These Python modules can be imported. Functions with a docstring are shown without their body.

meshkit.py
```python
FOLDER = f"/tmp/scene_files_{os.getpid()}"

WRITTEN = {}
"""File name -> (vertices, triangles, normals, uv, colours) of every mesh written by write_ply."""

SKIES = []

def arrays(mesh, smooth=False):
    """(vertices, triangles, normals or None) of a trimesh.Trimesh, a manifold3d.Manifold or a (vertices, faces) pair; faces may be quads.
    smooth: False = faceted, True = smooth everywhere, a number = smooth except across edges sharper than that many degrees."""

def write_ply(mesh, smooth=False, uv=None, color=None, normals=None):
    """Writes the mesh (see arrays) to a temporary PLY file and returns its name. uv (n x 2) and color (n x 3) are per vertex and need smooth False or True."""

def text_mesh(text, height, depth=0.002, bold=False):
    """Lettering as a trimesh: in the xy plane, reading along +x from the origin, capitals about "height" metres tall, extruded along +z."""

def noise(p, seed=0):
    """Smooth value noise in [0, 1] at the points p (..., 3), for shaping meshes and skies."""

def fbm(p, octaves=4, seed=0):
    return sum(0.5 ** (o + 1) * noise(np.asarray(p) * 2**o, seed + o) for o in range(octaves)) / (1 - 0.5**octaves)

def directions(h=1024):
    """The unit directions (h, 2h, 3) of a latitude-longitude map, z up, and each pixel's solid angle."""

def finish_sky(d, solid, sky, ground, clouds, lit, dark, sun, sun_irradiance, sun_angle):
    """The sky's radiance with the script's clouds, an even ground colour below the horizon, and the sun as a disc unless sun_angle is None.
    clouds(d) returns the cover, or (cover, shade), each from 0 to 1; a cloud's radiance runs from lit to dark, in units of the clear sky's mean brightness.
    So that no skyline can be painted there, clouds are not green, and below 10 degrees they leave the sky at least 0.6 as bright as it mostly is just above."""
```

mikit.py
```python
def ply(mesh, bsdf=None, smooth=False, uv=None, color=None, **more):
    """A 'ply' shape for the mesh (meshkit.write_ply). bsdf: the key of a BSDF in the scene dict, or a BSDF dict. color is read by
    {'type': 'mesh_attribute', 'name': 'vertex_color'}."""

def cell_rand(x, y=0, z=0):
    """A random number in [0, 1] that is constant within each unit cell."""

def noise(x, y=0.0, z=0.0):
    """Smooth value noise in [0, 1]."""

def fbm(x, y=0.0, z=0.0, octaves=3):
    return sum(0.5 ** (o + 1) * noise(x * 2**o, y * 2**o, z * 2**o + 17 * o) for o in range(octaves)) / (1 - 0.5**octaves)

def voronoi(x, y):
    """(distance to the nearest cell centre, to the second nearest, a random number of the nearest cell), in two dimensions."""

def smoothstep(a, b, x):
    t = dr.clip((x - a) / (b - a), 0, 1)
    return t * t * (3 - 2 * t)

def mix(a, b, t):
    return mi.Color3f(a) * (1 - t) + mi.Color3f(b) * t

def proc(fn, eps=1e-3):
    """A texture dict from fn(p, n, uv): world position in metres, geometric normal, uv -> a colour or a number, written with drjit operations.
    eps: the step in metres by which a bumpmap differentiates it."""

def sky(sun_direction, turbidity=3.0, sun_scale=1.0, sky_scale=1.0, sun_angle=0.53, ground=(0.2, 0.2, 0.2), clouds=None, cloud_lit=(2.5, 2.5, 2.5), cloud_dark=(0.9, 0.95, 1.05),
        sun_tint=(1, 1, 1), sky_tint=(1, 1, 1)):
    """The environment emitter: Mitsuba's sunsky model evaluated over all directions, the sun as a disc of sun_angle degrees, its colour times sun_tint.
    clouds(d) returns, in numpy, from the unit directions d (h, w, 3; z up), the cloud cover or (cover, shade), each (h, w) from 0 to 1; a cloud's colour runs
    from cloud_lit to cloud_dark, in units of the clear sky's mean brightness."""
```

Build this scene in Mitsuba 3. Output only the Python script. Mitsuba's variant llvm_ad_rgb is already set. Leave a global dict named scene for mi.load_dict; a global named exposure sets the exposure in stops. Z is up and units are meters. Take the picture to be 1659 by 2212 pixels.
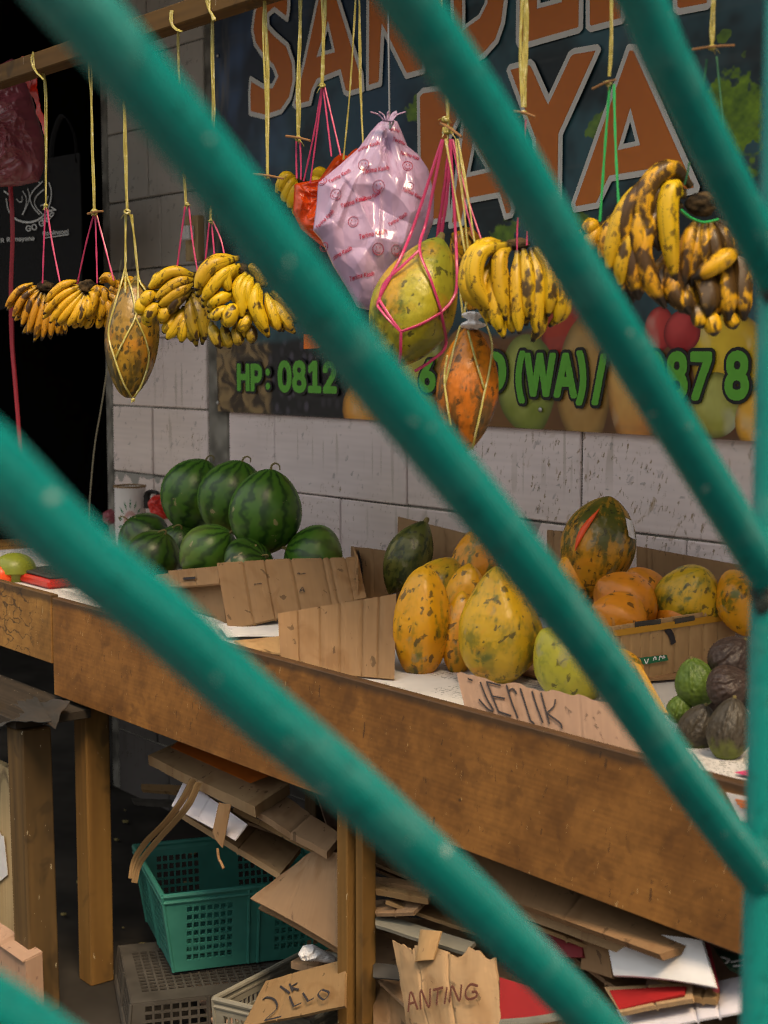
import math, random
import numpy as np, trimesh, drjit as dr, mitsuba as mi, mikit, meshkit
from shapely.geometry import Polygon, box as sbox
from shapely.ops import unary_union
from math import radians, pi, sin, cos

# ------------------------------------------------------------------ camera, sky, exposure
FP, EYE = 3300.0, 1.43                    # focal length in units of a 1659 x 2212 picture; eye height
AZ, PT = radians(38.5), math.atan(336 / 3300.0)
HD = np.array([-cos(AZ), sin(AZ), 0.0])
RT = np.array([sin(AZ), cos(AZ), 0.0])
FW = HD * cos(PT) + np.array([0, 0, -sin(PT)])
UP = np.cross(RT, FW)
CAM = np.array([0, 0, EYE])
T4 = mi.ScalarTransform4f
exposure = 2.9
scene, labels = {}, {}
scene['camera'] = {'type': 'thinlens', 'fov': math.degrees(2 * math.atan(829.5 / FP)), 'fov_axis': 'x',
                   'aperture_radius': 0.0043, 'focus_distance': 2.95, 'near_clip': 0.05, 'far_clip': 400.0,
                   'to_world': T4().look_at(origin=CAM.tolist(), target=(CAM + FW).tolist(), up=[0, 0, 1])}


def overcast(d):
    z = np.clip(d[..., 2], 0, 1)
    return np.ones_like(z), np.clip(1.0 - z, 0, 1) ** 0.9


scene['sky'] = mikit.sky((0.62, -0.27, 0.95), turbidity=3, sun_scale=0.36, sun_angle=20, sun_tint=(1.12, 1.0, 0.82), clouds=overcast,
                         cloud_lit=(2.95, 3.0, 2.95), cloud_dark=(0.30, 0.29, 0.275), ground=(0.1, 0.1, 0.1))

# ------------------------------------------------------------------ helpers: where things stand
rng = np.random.default_rng(7)
random.seed(7)


def ray(x, y):
    return FW + (x - 829.5) / FP * RT - (y - 1106) / FP * UP


def at_y(x, y, Y):
    r = ray(x, y)
    return CAM + r * Y / r[1]


def at_z(x, y, Z):
    r = ray(x, y)
    return CAM + r * (Z - EYE) / r[2]


def depth(P):
    return float((np.asarray(P) - CAM) @ FW)


def at_t(x, y, t):
    return CAM + ray(x, y) * t


def key_for(base):
    k, i = base, 0
    while k in scene or k in labels:
        i += 1
        k = f'{base}_{i:03d}'
    return k


def thing(name, label=None, cat=None, group=None, kind=None):
    k = key_for(name)
    labels[k] = {}
    if label: labels[k]['label'] = label
    if cat: labels[k]['category'] = cat
    if group: labels[k]['group'] = group
    if kind: labels[k]['kind'] = kind
    return k


def put(key, mesh, bsdf, smooth=False, uv=None, label=None, kind=None):
    k = key if key in labels and key not in scene else key_for(key)
    if uv is not None and smooth is not False: smooth = True
    scene[k] = mikit.ply(mesh, bsdf, smooth=smooth, uv=uv)
    if label or kind:
        labels.setdefault(k, {})
        if label: labels[k]['label'] = label
        if kind: labels[k]['kind'] = kind
    return k


def part(parent, name, mesh, bsdf, smooth=False, uv=None, label=None, kind=None):
    return put(parent + '__' + name, mesh, bsdf, smooth, uv, label, kind)


# ------------------------------------------------------------------ helpers: meshes
def join(*ms):
    V, Fc, n = [], [], 0
    for m in ms:
        v, f = (m.vertices, m.faces) if hasattr(m, 'faces') else m
        v, f = np.asarray(v, float), np.asarray(f, int)
        if f.shape[1] == 4: f = np.vstack([f[:, [0, 1, 2]], f[:, [0, 2, 3]]])
        V.append(v); Fc.append(f + n); n += len(v)
    return np.vstack(V), np.vstack(Fc)


def boxm(x0, x1, y0, y1, z0, z1, c=0.0):
    if c <= 0:
        return trimesh.creation.box(bounds=[[x0, y0, z0], [x1, y1, z1]])
    pts = []
    lo, hi = np.array([x0, y0, z0]), np.array([x1, y1, z1])
    for sx in (0, 1):
        for sy in (0, 1):
            for sz in (0, 1):
                p = np.where([sx, sy, sz], hi, lo)
                s = np.where([sx, sy, sz], -1, 1) * c
                for m in ((0, 1, 1), (1, 0, 1), (1, 1, 0)):
                    pts.append(p + s * np.array(m))
    return trimesh.convex.convex_hull(np.array(pts))


def frame_of(d):
    d = d / np.linalg.norm(d)
    a = np.cross(d, [0.13, 0.2, 0.97])
    if np.linalg.norm(a) < 1e-3: a = np.cross(d, [1, 0, 0])
    a /= np.linalg.norm(a)
    return a, np.cross(d, a)


def catmull(P, n):
    P = np.asarray(P, float)
    if len(P) == 2:
        s = np.linspace(0, 1, n)[:, None]
        return P[0] * (1 - s) + P[1] * s
    Q = np.vstack([2 * P[0] - P[1], P, 2 * P[-1] - P[-2]])
    out = []
    for s in np.linspace(0, len(P) - 1, n):
        i = min(int(s), len(P) - 2)
        t = s - i
        a, b, c, d = Q[i:i + 4]
        out.append(0.5 * (2 * b + (c - a) * t + (2 * a - 5 * b + 4 * c - d) * t * t + (3 * b - a - 3 * c + d) * t ** 3))
    return np.array(out)


def tube(P, r, k=7, flat=1.0, side=None, prof=None, twist=0.0):
    """A closed tube along the points P; r a number or one per point; flat squeezes it across; returns (v, f), uv."""
    P = np.asarray(P, float)
    n = len(P)
    r = np.broadcast_to(np.asarray(r, float), (n,))
    d = np.gradient(P, axis=0)
    d /= np.linalg.norm(d, axis=1, keepdims=True) + 1e-12
    a = np.asarray(side, float) if side is not None else frame_of(d[0])[0]
    V, uv = [], []
    for i in range(n):
        a = a - d[i] * (a @ d[i])
        a /= np.linalg.norm(a) + 1e-12
        b = np.cross(d[i], a)
        for j in range(k + 1):
            th = 2 * pi * j / k + twist * i / n
            m = prof(2 * pi * j / k) if prof else 1.0
            V.append(P[i] + r[i] * m * (cos(th) * a + flat * sin(th) * b))
            uv.append((j / k, i / (n - 1)))
    Fc = []
    for i in range(n - 1):
        for j in range(k):
            p, q = i * (k + 1) + j, (i + 1) * (k + 1) + j
            Fc += [(p, p + 1, q + 1), (p, q + 1, q)]
    V += [P[0], P[-1]]
    uv += [(0.5, 0), (0.5, 1)]
    e0, e1 = n * (k + 1), n * (k + 1) + 1
    for j in range(k):
        Fc += [(e0, j + 1, j), (e1, (n - 1) * (k + 1) + j, (n - 1) * (k + 1) + j + 1)]
    return (np.array(V), np.array(Fc)), np.array(uv)


def sheet(c, nu=8, nv=8, th=0.004, bend=0.0, amp=0.0, creases=(), cd=0.003, seed=0, var=0, freq=9.0, wav=0.0, ragged=0.0):
    """A board or sheet between four corners (top left, top right, bottom right, bottom left), closed, with folds across it. uv in metres."""
    c = [np.asarray(p, float) for p in c]
    L = (np.linalg.norm(c[1] - c[0]) + np.linalg.norm(c[2] - c[3])) / 2
    H = (np.linalg.norm(c[3] - c[0]) + np.linalg.norm(c[2] - c[1])) / 2
    us = list(np.linspace(0, 1, nu + 1))
    for k in creases:
        us += [k - 0.003 / L, k, k + 0.003 / L]
    us = np.array(sorted(set(np.clip(us, 0, 1))))
    vs = np.linspace(0, 1, nv + 1)
    U_, V_ = np.meshgrid(us, vs)
    u, v = U_[..., None], V_[..., None]
    P = (1 - v) * ((1 - u) * c[0] + u * c[1]) + v * ((1 - u) * c[3] + u * c[2])
    N = np.cross(c[1] - c[0], c[3] - c[0])
    N /= np.linalg.norm(N)
    if N @ (CAM - c[0]) < 0: N = -N
    h = bend * 4 * (U_ * (1 - U_)) + (meshkit.fbm(P * freq, 3, seed) - 0.5) * 2 * amp + wav * np.sin(U_ * 17 + seed) * V_
    for k in creases:
        h = h - cd * (np.abs(U_ - k) < 0.0015 / L)
    if ragged:
        e = (meshkit.fbm(np.stack([U_ * L * 38, U_ * 0 + seed, U_ * 0], -1), 4) - 0.5) * ragged * 1.4
        P = P + (1 - v) ** 4 * e[..., None] * (c[0] - c[3]) / H
    P = P + N * h[..., None]
    top, bot = P.reshape(-1, 3), (P - N * th).reshape(-1, 3)
    n, m = len(us), nv + 1
    V = [top, bot]
    uv = np.stack([U_ * L + 20 * var, V_ * H + seed * 0.37], -1).reshape(-1, 2)
    UVs = [uv, uv]
    Fc = []
    idx = np.arange(n * m).reshape(m, n)
    a, b, d, e = idx[:-1, :-1].ravel(), idx[:-1, 1:].ravel(), idx[1:, 1:].ravel(), idx[1:, :-1].ravel()
    Fc += [np.stack([a, b, d], 1), np.stack([a, d, e], 1), np.stack([a, d, b], 1) + n * m, np.stack([a, e, d], 1) + n * m]
    off = 2 * n * m
    for line in (idx[0], idx[-1], idx[:, 0], idx[:, -1]):
        q = len(line)
        V += [top[line], bot[line]]
        UVs += [uv[line], uv[line]]
        i = np.arange(q - 1)
        Fc += [np.stack([off + i, off + i + 1, off + q + i + 1], 1), np.stack([off + i, off + q + i + 1, off + q + i], 1)]
        off += 2 * q
    return (np.vstack(V), np.vstack(Fc)), np.vstack(UVs)


def quad(*pts):
    """Corners given as (x, y, Y): the point of the picture's grid at the distance Y."""
    return [at_y(*p) for p in pts]


def poly_slab(P, th, N=None):
    """A thin slab over the 3-D polygon P (near plane)."""
    P = np.asarray(P, float)
    if N is None:
        N = np.zeros(3)
        for i in range(len(P)): N += np.cross(P[i], P[(i + 1) % len(P)])
        N /= np.linalg.norm(N)
    a, b = frame_of(N)
    o = P.mean(0)
    q = np.stack([(P - o) @ a, (P - o) @ b], 1)
    pg = Polygon(q).buffer(0)
    m = trimesh.creation.extrude_polygon(pg, th, engine='earcut')
    v = np.array(m.vertices)
    return o + v[:, :1] * a + v[:, 1:2] * b + v[:, 2:] * N, np.array(m.faces)


def on_plane(x, y, O, N):
    r = ray(x, y)
    return CAM + r * (((O - CAM) @ N) / (r @ N))


def plane_of(c):
    c = [np.asarray(p, float) for p in c]
    N = np.cross(c[1] - c[0], c[3] - c[0])
    N /= np.linalg.norm(N)
    if N @ (CAM - c[0]) < 0: N = -N
    return sum(c) / 4, N


def strokes(c, lines, w, lift=0.003, push=0.0):
    """Pen strokes on a board: polylines of the picture's grid laid on the plane of the corners c as flat ribbons."""
    O, N = plane_of(c)
    O = O + N * (lift + push)
    ms = []
    for ln in lines:
        P = np.array([on_plane(x, y, O, N) for x, y in ln])
        if len(P) > 2: P = catmull(P, 4 * len(P))
        ms.append(tube(P, w / 2, 6, 0.18, side=np.cross(N, P[-1] - P[0]))[0])
    return join(*ms)


def lathe(cx, axis, length, width, prof, nu=44, nv=30, ribs=0.0, nrib=5, amp=0.0, freq=14.0, seed=0, back=None, squash=1.0, var=0, bendx=0.0):
    """A round fruit: axis from its lower to its upper end, prof(v) its half width from 0 to 1; the seam faces away from the camera."""
    ax = axis / np.linalg.norm(axis)
    b = (CAM - cx) if back is None else back
    b = b - ax * (b @ ax)
    b /= np.linalg.norm(b)
    s = np.cross(ax, b)
    V, uv = [], []
    for i in range(nv + 1):
        v = i / nv
        vv = 0.5 - 0.5 * cos(pi * v)
        for j in range(nu + 1):
            th = 2 * pi * j / nu + pi
            r = prof(vv) * width / 2 * (1 + ribs * cos(nrib * th + seed) + ribs * 0.4 * cos(3 * th + 2.1 * seed))
            V.append(cx + ax * (vv - 0.5) * length + r * (cos(th) * b + squash * sin(th) * s) + s * bendx * width * (sin(pi * vv) - 0.6))
            uv.append((j / nu + 2 * var, vv))
    V = np.array(V)
    if amp:
        d = V - cx
        d = d / (np.linalg.norm(d, axis=1, keepdims=True) + 1e-9)
        V = V + d * ((meshkit.fbm(V * freq + seed * 3.7, 3, seed) - 0.5) * 2 * amp * width)[:, None]
    Fc = []
    for i in range(nv):
        for j in range(nu):
            p, q = i * (nu + 1) + j, (i + 1) * (nu + 1) + j
            Fc += [(p, p + 1, q + 1), (p, q + 1, q)]
    return (V, np.array(Fc)), np.array(uv)


def img_axis(tilt, pitch=0.0):
    """An upright axis turned clockwise in the picture by tilt and leaned towards the camera by pitch (degrees)."""
    a, p = radians(tilt), radians(pitch)
    w = UP * cos(a) + RT * sin(a)
    return w * cos(p) - FW * sin(p)


def ball(c, r, sub=2, amp=0.0, sc=(1, 1, 1), seed=0):
    m = trimesh.creation.icosphere(subdivisions=sub, radius=1.0)
    v = np.array(m.vertices)
    if amp: v = v * (1 + (meshkit.fbm(v * 2.3 + seed, 3, seed) - 0.5)[:, None] * 2 * amp)
    return np.asarray(c) + v * r * np.asarray(sc), np.array(m.faces)


# ------------------------------------------------------------------ materials
def mat(name, color, rough=0.6, spec=0.5, bump=None, bscale=1.0, eps=1e-3, **kw):
    col = color if isinstance(color, dict) else {'type': 'rgb', 'value': list(color)}
    b = {'type': 'principled', 'base_color': col, 'roughness': rough, 'specular': spec, **kw}
    if bump is not None:
        b = {'type': 'bumpmap', 'arbitrary': mikit.proc(bump, eps), 'scale': bscale, 'bsdf': b}
    scene[name] = {'type': 'twosided', 'bsdf': b}


N_, FB, SS, MX, CR = mikit.noise, mikit.fbm, mikit.smoothstep, mikit.mix, mikit.cell_rand


def BL(p, f, seed=0.0, sz=1.0):
    """Noise whose patches have ragged natural outlines: warped and turned off the axes."""
    x, y, z = 0.8 * p.x + 0.6 * p.y, 0.8 * p.y - 0.6 * p.x, p.z * sz
    x, z = 0.86 * x + 0.51 * z + seed, 0.86 * z - 0.51 * x
    w = N_(x * f * 1.7, y * f * 1.7, z * f * 1.7) - 0.5
    return FB(x * f + 0.9 * w, y * f - 0.7 * w, z * f + 0.8 * w + seed, 4)


def pick(k, *cols):
    """The colour number k of a list."""
    c = mi.Color3f(cols[0])
    for i, x in enumerate(cols[1:], 1):
        c = dr.select(k > i - 0.5, mi.Color3f(x), c)
    return c


def f_block(p, n, uv):
    g = FB(p.x * 5, p.y * 5, p.z * 7)
    c = MX((0.64, 0.55, 0.54), (0.79, 0.69, 0.685), g)
    c = c * (0.94 + 0.08 * N_(p.x * 9, 3, p.z * 130))                         # trowel lines
    warm = SS(0.50, 0.75, N_(p.x * 1.7, 2.2, p.z * 2.9))
    c = MX(c, c * mi.Color3f(0.88, 0.86, 0.80), warm)
    right = SS(-3.0, -2.1, p.x) * SS(1.32, 1.18, p.z)
    sp = SS(0.665 - 0.05 * right, 0.76, BL(mi.Point3f(p.x * 2.1, 0, p.z), 75, 5)) * SS(0.36, 0.6, FB(p.x * 6, 9, p.z * 6) + 0.22 * right)
    c = MX(c, (0.20, 0.12, 0.045), sp * 0.8)
    big = SS(0.70, 0.78, BL(mi.Point3f(p.x * 1.6, 0, p.z), 26, 7)) * right
    c = MX(c, (0.30, 0.20, 0.09), big * 0.55)
    drip = SS(0.72, 0.85, N_(p.x * 85, 11, p.z * 6)) * SS(0.4, 0.7, N_(p.x * 3, 4, p.z * 3))
    c = MX(c, (0.30, 0.25, 0.19), drip * 0.45)
    up = SS(1.45, 1.75, p.z)                                                  # the unpainted upper courses
    c = MX(c, (0.37, 0.345, 0.305), up * (0.75 + 0.25 * g))
    pit = SS(0.68, 0.78, BL(p, 48, 2))
    c = MX(c, (0.09, 0.085, 0.08), pit * 0.4)
    zz = 1.058 - 0.055 * dr.abs(2 * (N_(p.x * 21, 0, 0) - 0.5)) - 0.01 * N_(p.x * 70)
    miss = SS(0, 0.004, p.z - zz) * SS(1.064, 1.06, p.z) * SS(-3.6, -3.75, p.x)
    zz2 = 1.058 - 0.05 * SS(0.45, 0.9, N_(p.x * 17, 6, 0))
    miss2 = SS(0, 0.004, p.z - zz2) * SS(1.064, 1.06, p.z) * SS(-2.75, -2.7, p.x) * SS(-2.35, -2.4, p.x)
    c = MX(c, (0.27, 0.255, 0.23), dr.maximum(miss, miss2))
    return MX(c, (0.022, 0.02, 0.017), SS(0.86, 0.72, p.z + 0.1 * (g - 0.5)) * 0.92)  # shade under the stall painted onto the lower blocks


def f_block_b(p, n, uv):
    return FB(p.x * 30, 1, p.z * 40) * 0.0022 + N_(p.x * 12, 3, p.z * 150) * 0.0012


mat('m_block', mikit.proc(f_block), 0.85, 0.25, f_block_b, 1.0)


def f_mortar(p, n, uv):
    return MX((0.075, 0.07, 0.06), (0.26, 0.245, 0.215), SS(0.25, 0.75, FB(p.x * 14, p.y * 14, p.z * 14)))


mat('m_mortar', mikit.proc(f_mortar), 0.95, 0.2)


def px(x, y, Y=2.38):
    P = at_y(x, y, Y)
    return P[0], P[2]


FRUIT = []                                                        # the printed fruit of the banner's lower strip: centre, half sizes, colours
for x0, y0, x1, y1, ca, cb in (
        (740, 820, 835, 960, (0.55, 0.20, 0.02), (0.75, 0.35, 0.05)), (820, 690, 960, 930, (0.25, 0.26, 0.03), (0.50, 0.42, 0.06)),
        (930, 700, 1085, 930, (0.30, 0.10, 0.02), (0.55, 0.28, 0.05)), (1165, 640, 1262, 790, (0.28, 0.02, 0.012), (0.42, 0.05, 0.02)),
        (1200, 690, 1320, 960, (0.36, 0.20, 0.05), (0.48, 0.30, 0.10)), (1074, 715, 1208, 940, (0.20, 0.24, 0.03), (0.38, 0.42, 0.10)),
        (1305, 720, 1430, 970, (0.50, 0.20, 0.04), (0.62, 0.36, 0.10)), (1480, 660, 1660, 860, (0.55, 0.34, 0.01), (0.72, 0.50, 0.03)),
        (1388, 655, 1455, 760, (0.35, 0.015, 0.015), (0.55, 0.06, 0.05)), (1430, 665, 1510, 765, (0.33, 0.012, 0.015), (0.50, 0.05, 0.05)),
        (1490, 800, 1600, 945, (0.26, 0.25, 0.02), (0.45, 0.46, 0.12)), (1580, 840, 1680, 970, (0.62, 0.30, 0.02), (0.80, 0.45, 0.05))):
    a, b = px(x0, y1), px(x1, y0)
    FRUIT.append(((a[0] + b[0]) / 2, (a[1] + b[1]) / 2, (b[0] - a[0]) / 2, (b[1] - a[1]) / 2, ca, cb))
LEAF = [px(*q) for q in ((1590, 250), (1300, 275), (1085, 505), (900, 235), (1250, 480), (1530, 215), (1560, 80))]


def f_banner(p, n, uv):
    x, z = p.x, p.z
    g = FB(x * 7, 1, z * 7, 4)
    c = MX((0.005, 0.014, 0.019), (0.028, 0.090, 0.115), SS(0.35, 0.7, g))
    left = SS(-3.0, -3.75, x)
    blue = MX((0.006, 0.014, 0.035), (0.05, 0.10, 0.22), SS(0.4, 0.75, FB(x * 9, 4, z * 5)))
    c = MX(c, blue, left * SS(1.75, 2.1, z))
    c = MX(c, (0.012, 0.045, 0.10), 0.8 * SS(0.25, 0.0, dr.abs(x + 3.02)) * SS(1.6, 1.8, z))
    fall = SS(0.5, 0.8, FB(x * 40, 7, z * 6)) * SS(0.16, 0.03, dr.abs(x + 3.78 + 0.06 * N_(z * 5)))
    c = MX(c, (0.16, 0.14, 0.10), fall * 0.8)
    sk = SS(-1.85, -1.6, x) * SS(1.9, 2.0, z)
    c = MX(c, MX((0.06, 0.11, 0.16), (0.20, 0.30, 0.44), g), sk)
    for i, (lx, lz) in enumerate(LEAF):
        s = (0.075, 0.05, 0.05, 0.045, 0.04, 0.03, 0.02)[i]
        d = dr.sqrt(dr.square((x - lx) / s) + dr.square((z - lz) / (s * (1.35 if i == 0 else 0.7)))) + 1.2 * (FB(x * 40, i, z * 40) - 0.5)
        c = MX(c, MX((0.03, 0.09, 0.005), (0.22, 0.38, 0.01), FB(x * 60, 3, z * 60)), SS(1.0, 0.75, d) * (1.0 if i == 0 else 0.75))
    low = SS(1.505, 1.48, z + 0.03 * N_(x * 9, 3, 3))
    wv = N_(x * 24, 2, z * 24)
    salak = MX((0.035, 0.02, 0.008), (0.26, 0.17, 0.07), SS(0.35, 0.7, FB(x * 38 + 3 * wv, 1, z * 22, 3)))
    f1, f2, w1 = mikit.voronoi(x * 30, z * 22)
    grape = MX((0.004, 0.004, 0.006), (0.07, 0.06, 0.085), SS(0.45, 0.1, f1) * w1)
    gl = px(580, 800)[0]
    strip = MX(salak, grape, SS(gl - 0.02, gl + 0.02, x))
    strip = MX(strip, MX((0.06, 0.02, 0.01), (0.20, 0.09, 0.02), g), SS(px(745, 800)[0], px(760, 800)[0], x))
    c = MX(c, strip, low)
    for fx, fz, a, b, ca, cb in FRUIT:
        wx, wz = 0.25 * (N_(x * 9, 3, z * 9) - 0.5), 0.25 * (N_(x * 9, 8, z * 9) - 0.5)
        d = dr.sqrt(dr.square((x - fx) / a + wx) + dr.square((z - fz) / b + wz))
        t = SS(1.1, 0.2, dr.sqrt(dr.square((x - fx + a * 0.3) / a) + dr.square((z - fz - b * 0.3) / b)))
        col = MX(ca, cb, t * 0.8 + 0.9 * (FB(x * 32, 2, z * 16, 4) - 0.4)) * (0.25 + 0.75 * SS(1.1, 0.7, d))
        col = MX(col, (0.6, 0.6, 0.5), SS(0.62, 0.8, FB(x * 18 + fx * 9, 6, z * 10)) * 0.35)
        c = MX(c, col, SS(1.0, 0.96, d))
    return MX(c, (0.12, 0.12, 0.11), 0.12 * SS(0.6, 0.8, FB(x * 3, 5, z * 30)))


mat('m_banner', mikit.proc(f_banner), 0.42, 0.4)


def f_letter(p, n, uv):
    c = MX((0.47, 0.115, 0.009), (0.56, 0.16, 0.016), N_(p.x * 4, 1, p.z * 4))
    worn = SS(0.52, 0.72, FB(p.x * 5 + 9, 2, p.z * 3)) * SS(-2.3, -1.9, p.x)
    return MX(c, (0.36, 0.17, 0.09), 0.5 * worn)


mat('m_letter', mikit.proc(f_letter), 0.42, 0.4)
mat('m_letter_edge', (0.60, 0.59, 0.56), 0.45, 0.4)
mat('m_green_print', (0.10, 0.37, 0.03), 0.45, 0.4)
mat('m_black', (0.008, 0.008, 0.008), 0.5, 0.4)


def f_teal(p, n, uv):
    g = FB(p.x * 16, p.y * 16, p.z * 16)
    c = MX((0.0, 0.16, 0.142), (0.003, 0.215, 0.195), g)
    chip = SS(0.765, 0.79, BL(p * mi.Point3f(1, 1, 1.8), 95, 3))
    c = MX(c, c * 0.6, SS(0.60, 0.72, BL(p, 130, 6)) * 0.6)
    dust = SS(0.5, 0.8, BL(p, 40, 9)) * 0.10
    c = MX(c, (0.30, 0.36, 0.33), dust)
    return MX(c, (0.36, 0.42, 0.38), chip * 0.6)


mat('m_teal', mikit.proc(f_teal), 0.30, 0.6)
mat('m_rust', (0.022, 0.030, 0.026), 0.7, 0.3)


def f_ply(p, n, uv):
    g = FB(p.x * 13, p.y * 13, p.z * 9, 4)
    c = MX((0.145, 0.060, 0.013), (0.225, 0.098, 0.022), SS(0.25, 0.75, g))
    c = c * (0.72 + 0.56 * BL(p, 75, 1)) * (0.90 + 0.2 * N_(p.x * 9, 2, p.z * 260))
    c = MX(c, (0.06, 0.026, 0.009), SS(0.56, 0.74, BL(p, 24, 7)) * 0.35)
    nick = SS(0.73, 0.78, BL(mi.Point3f(p.x * 3.5, 0, p.z), 45, 3))
    c = MX(c, (0.035, 0.018, 0.008), nick * 0.7)
    pale = SS(0.77, 0.80, BL(mi.Point3f(p.x * 4, 0, p.z), 60, 5))
    c = MX(c, (0.5, 0.34, 0.16), pale * 0.5)
    old = SS(-3.12, -3.16, p.x)
    c = MX(c, c * mi.Color3f(1.25, 1.45, 1.6), old)
    crack = SS(0.035, 0.012, dr.abs(FB(p.x * 22, 4, p.z * 34) - 0.5)) * SS(-3.22, -3.27, p.x)
    c = MX(c, (0.04, 0.025, 0.012), crack * 0.8)
    edge = SS(0.872, 0.886, p.z + 0.010 * FB(p.x * 30, 1, 1))
    return MX(c, (0.025, 0.018, 0.012), edge * 0.75)


mat('m_ply', mikit.proc(f_ply), 0.6, 0.35)


def f_wood(p, n, uv):
    """Sawn wood, grain along the uv's v; the variants are whole steps of u."""
    k = dr.floor(uv.x / 20 + 0.5)
    u = uv.x - 20 * k
    a, b = pick(k, (0.10, 0.050, 0.012), (0.045, 0.028, 0.011), (0.075, 0.038, 0.010), (0.30, 0.21, 0.10), (0.010, 0.008, 0.006)), pick(k, (0.205, 0.11, 0.028), (0.13, 0.075, 0.026), (0.145, 0.078, 0.02), (0.46, 0.34, 0.18), (0.035, 0.026, 0.018))
    g = N_(u * 160, uv.y * 5, 3) * 0.5 + FB(u * 40, uv.y * 3, 7) * 0.5
    c = a * (1 - g) + b * g
    c = MX(c, (0.03, 0.02, 0.01), SS(0.58, 0.75, BL(p, 17, 2, 0.6)) * 0.6)
    return MX(c, (0.5, 0.43, 0.3), SS(0.78, 0.80, BL(mi.Point3f(p.x * 3, p.y * 3, p.z), 40, 9)) * 0.5)


mat('m_wood', mikit.proc(f_wood), 0.7, 0.3)


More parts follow.
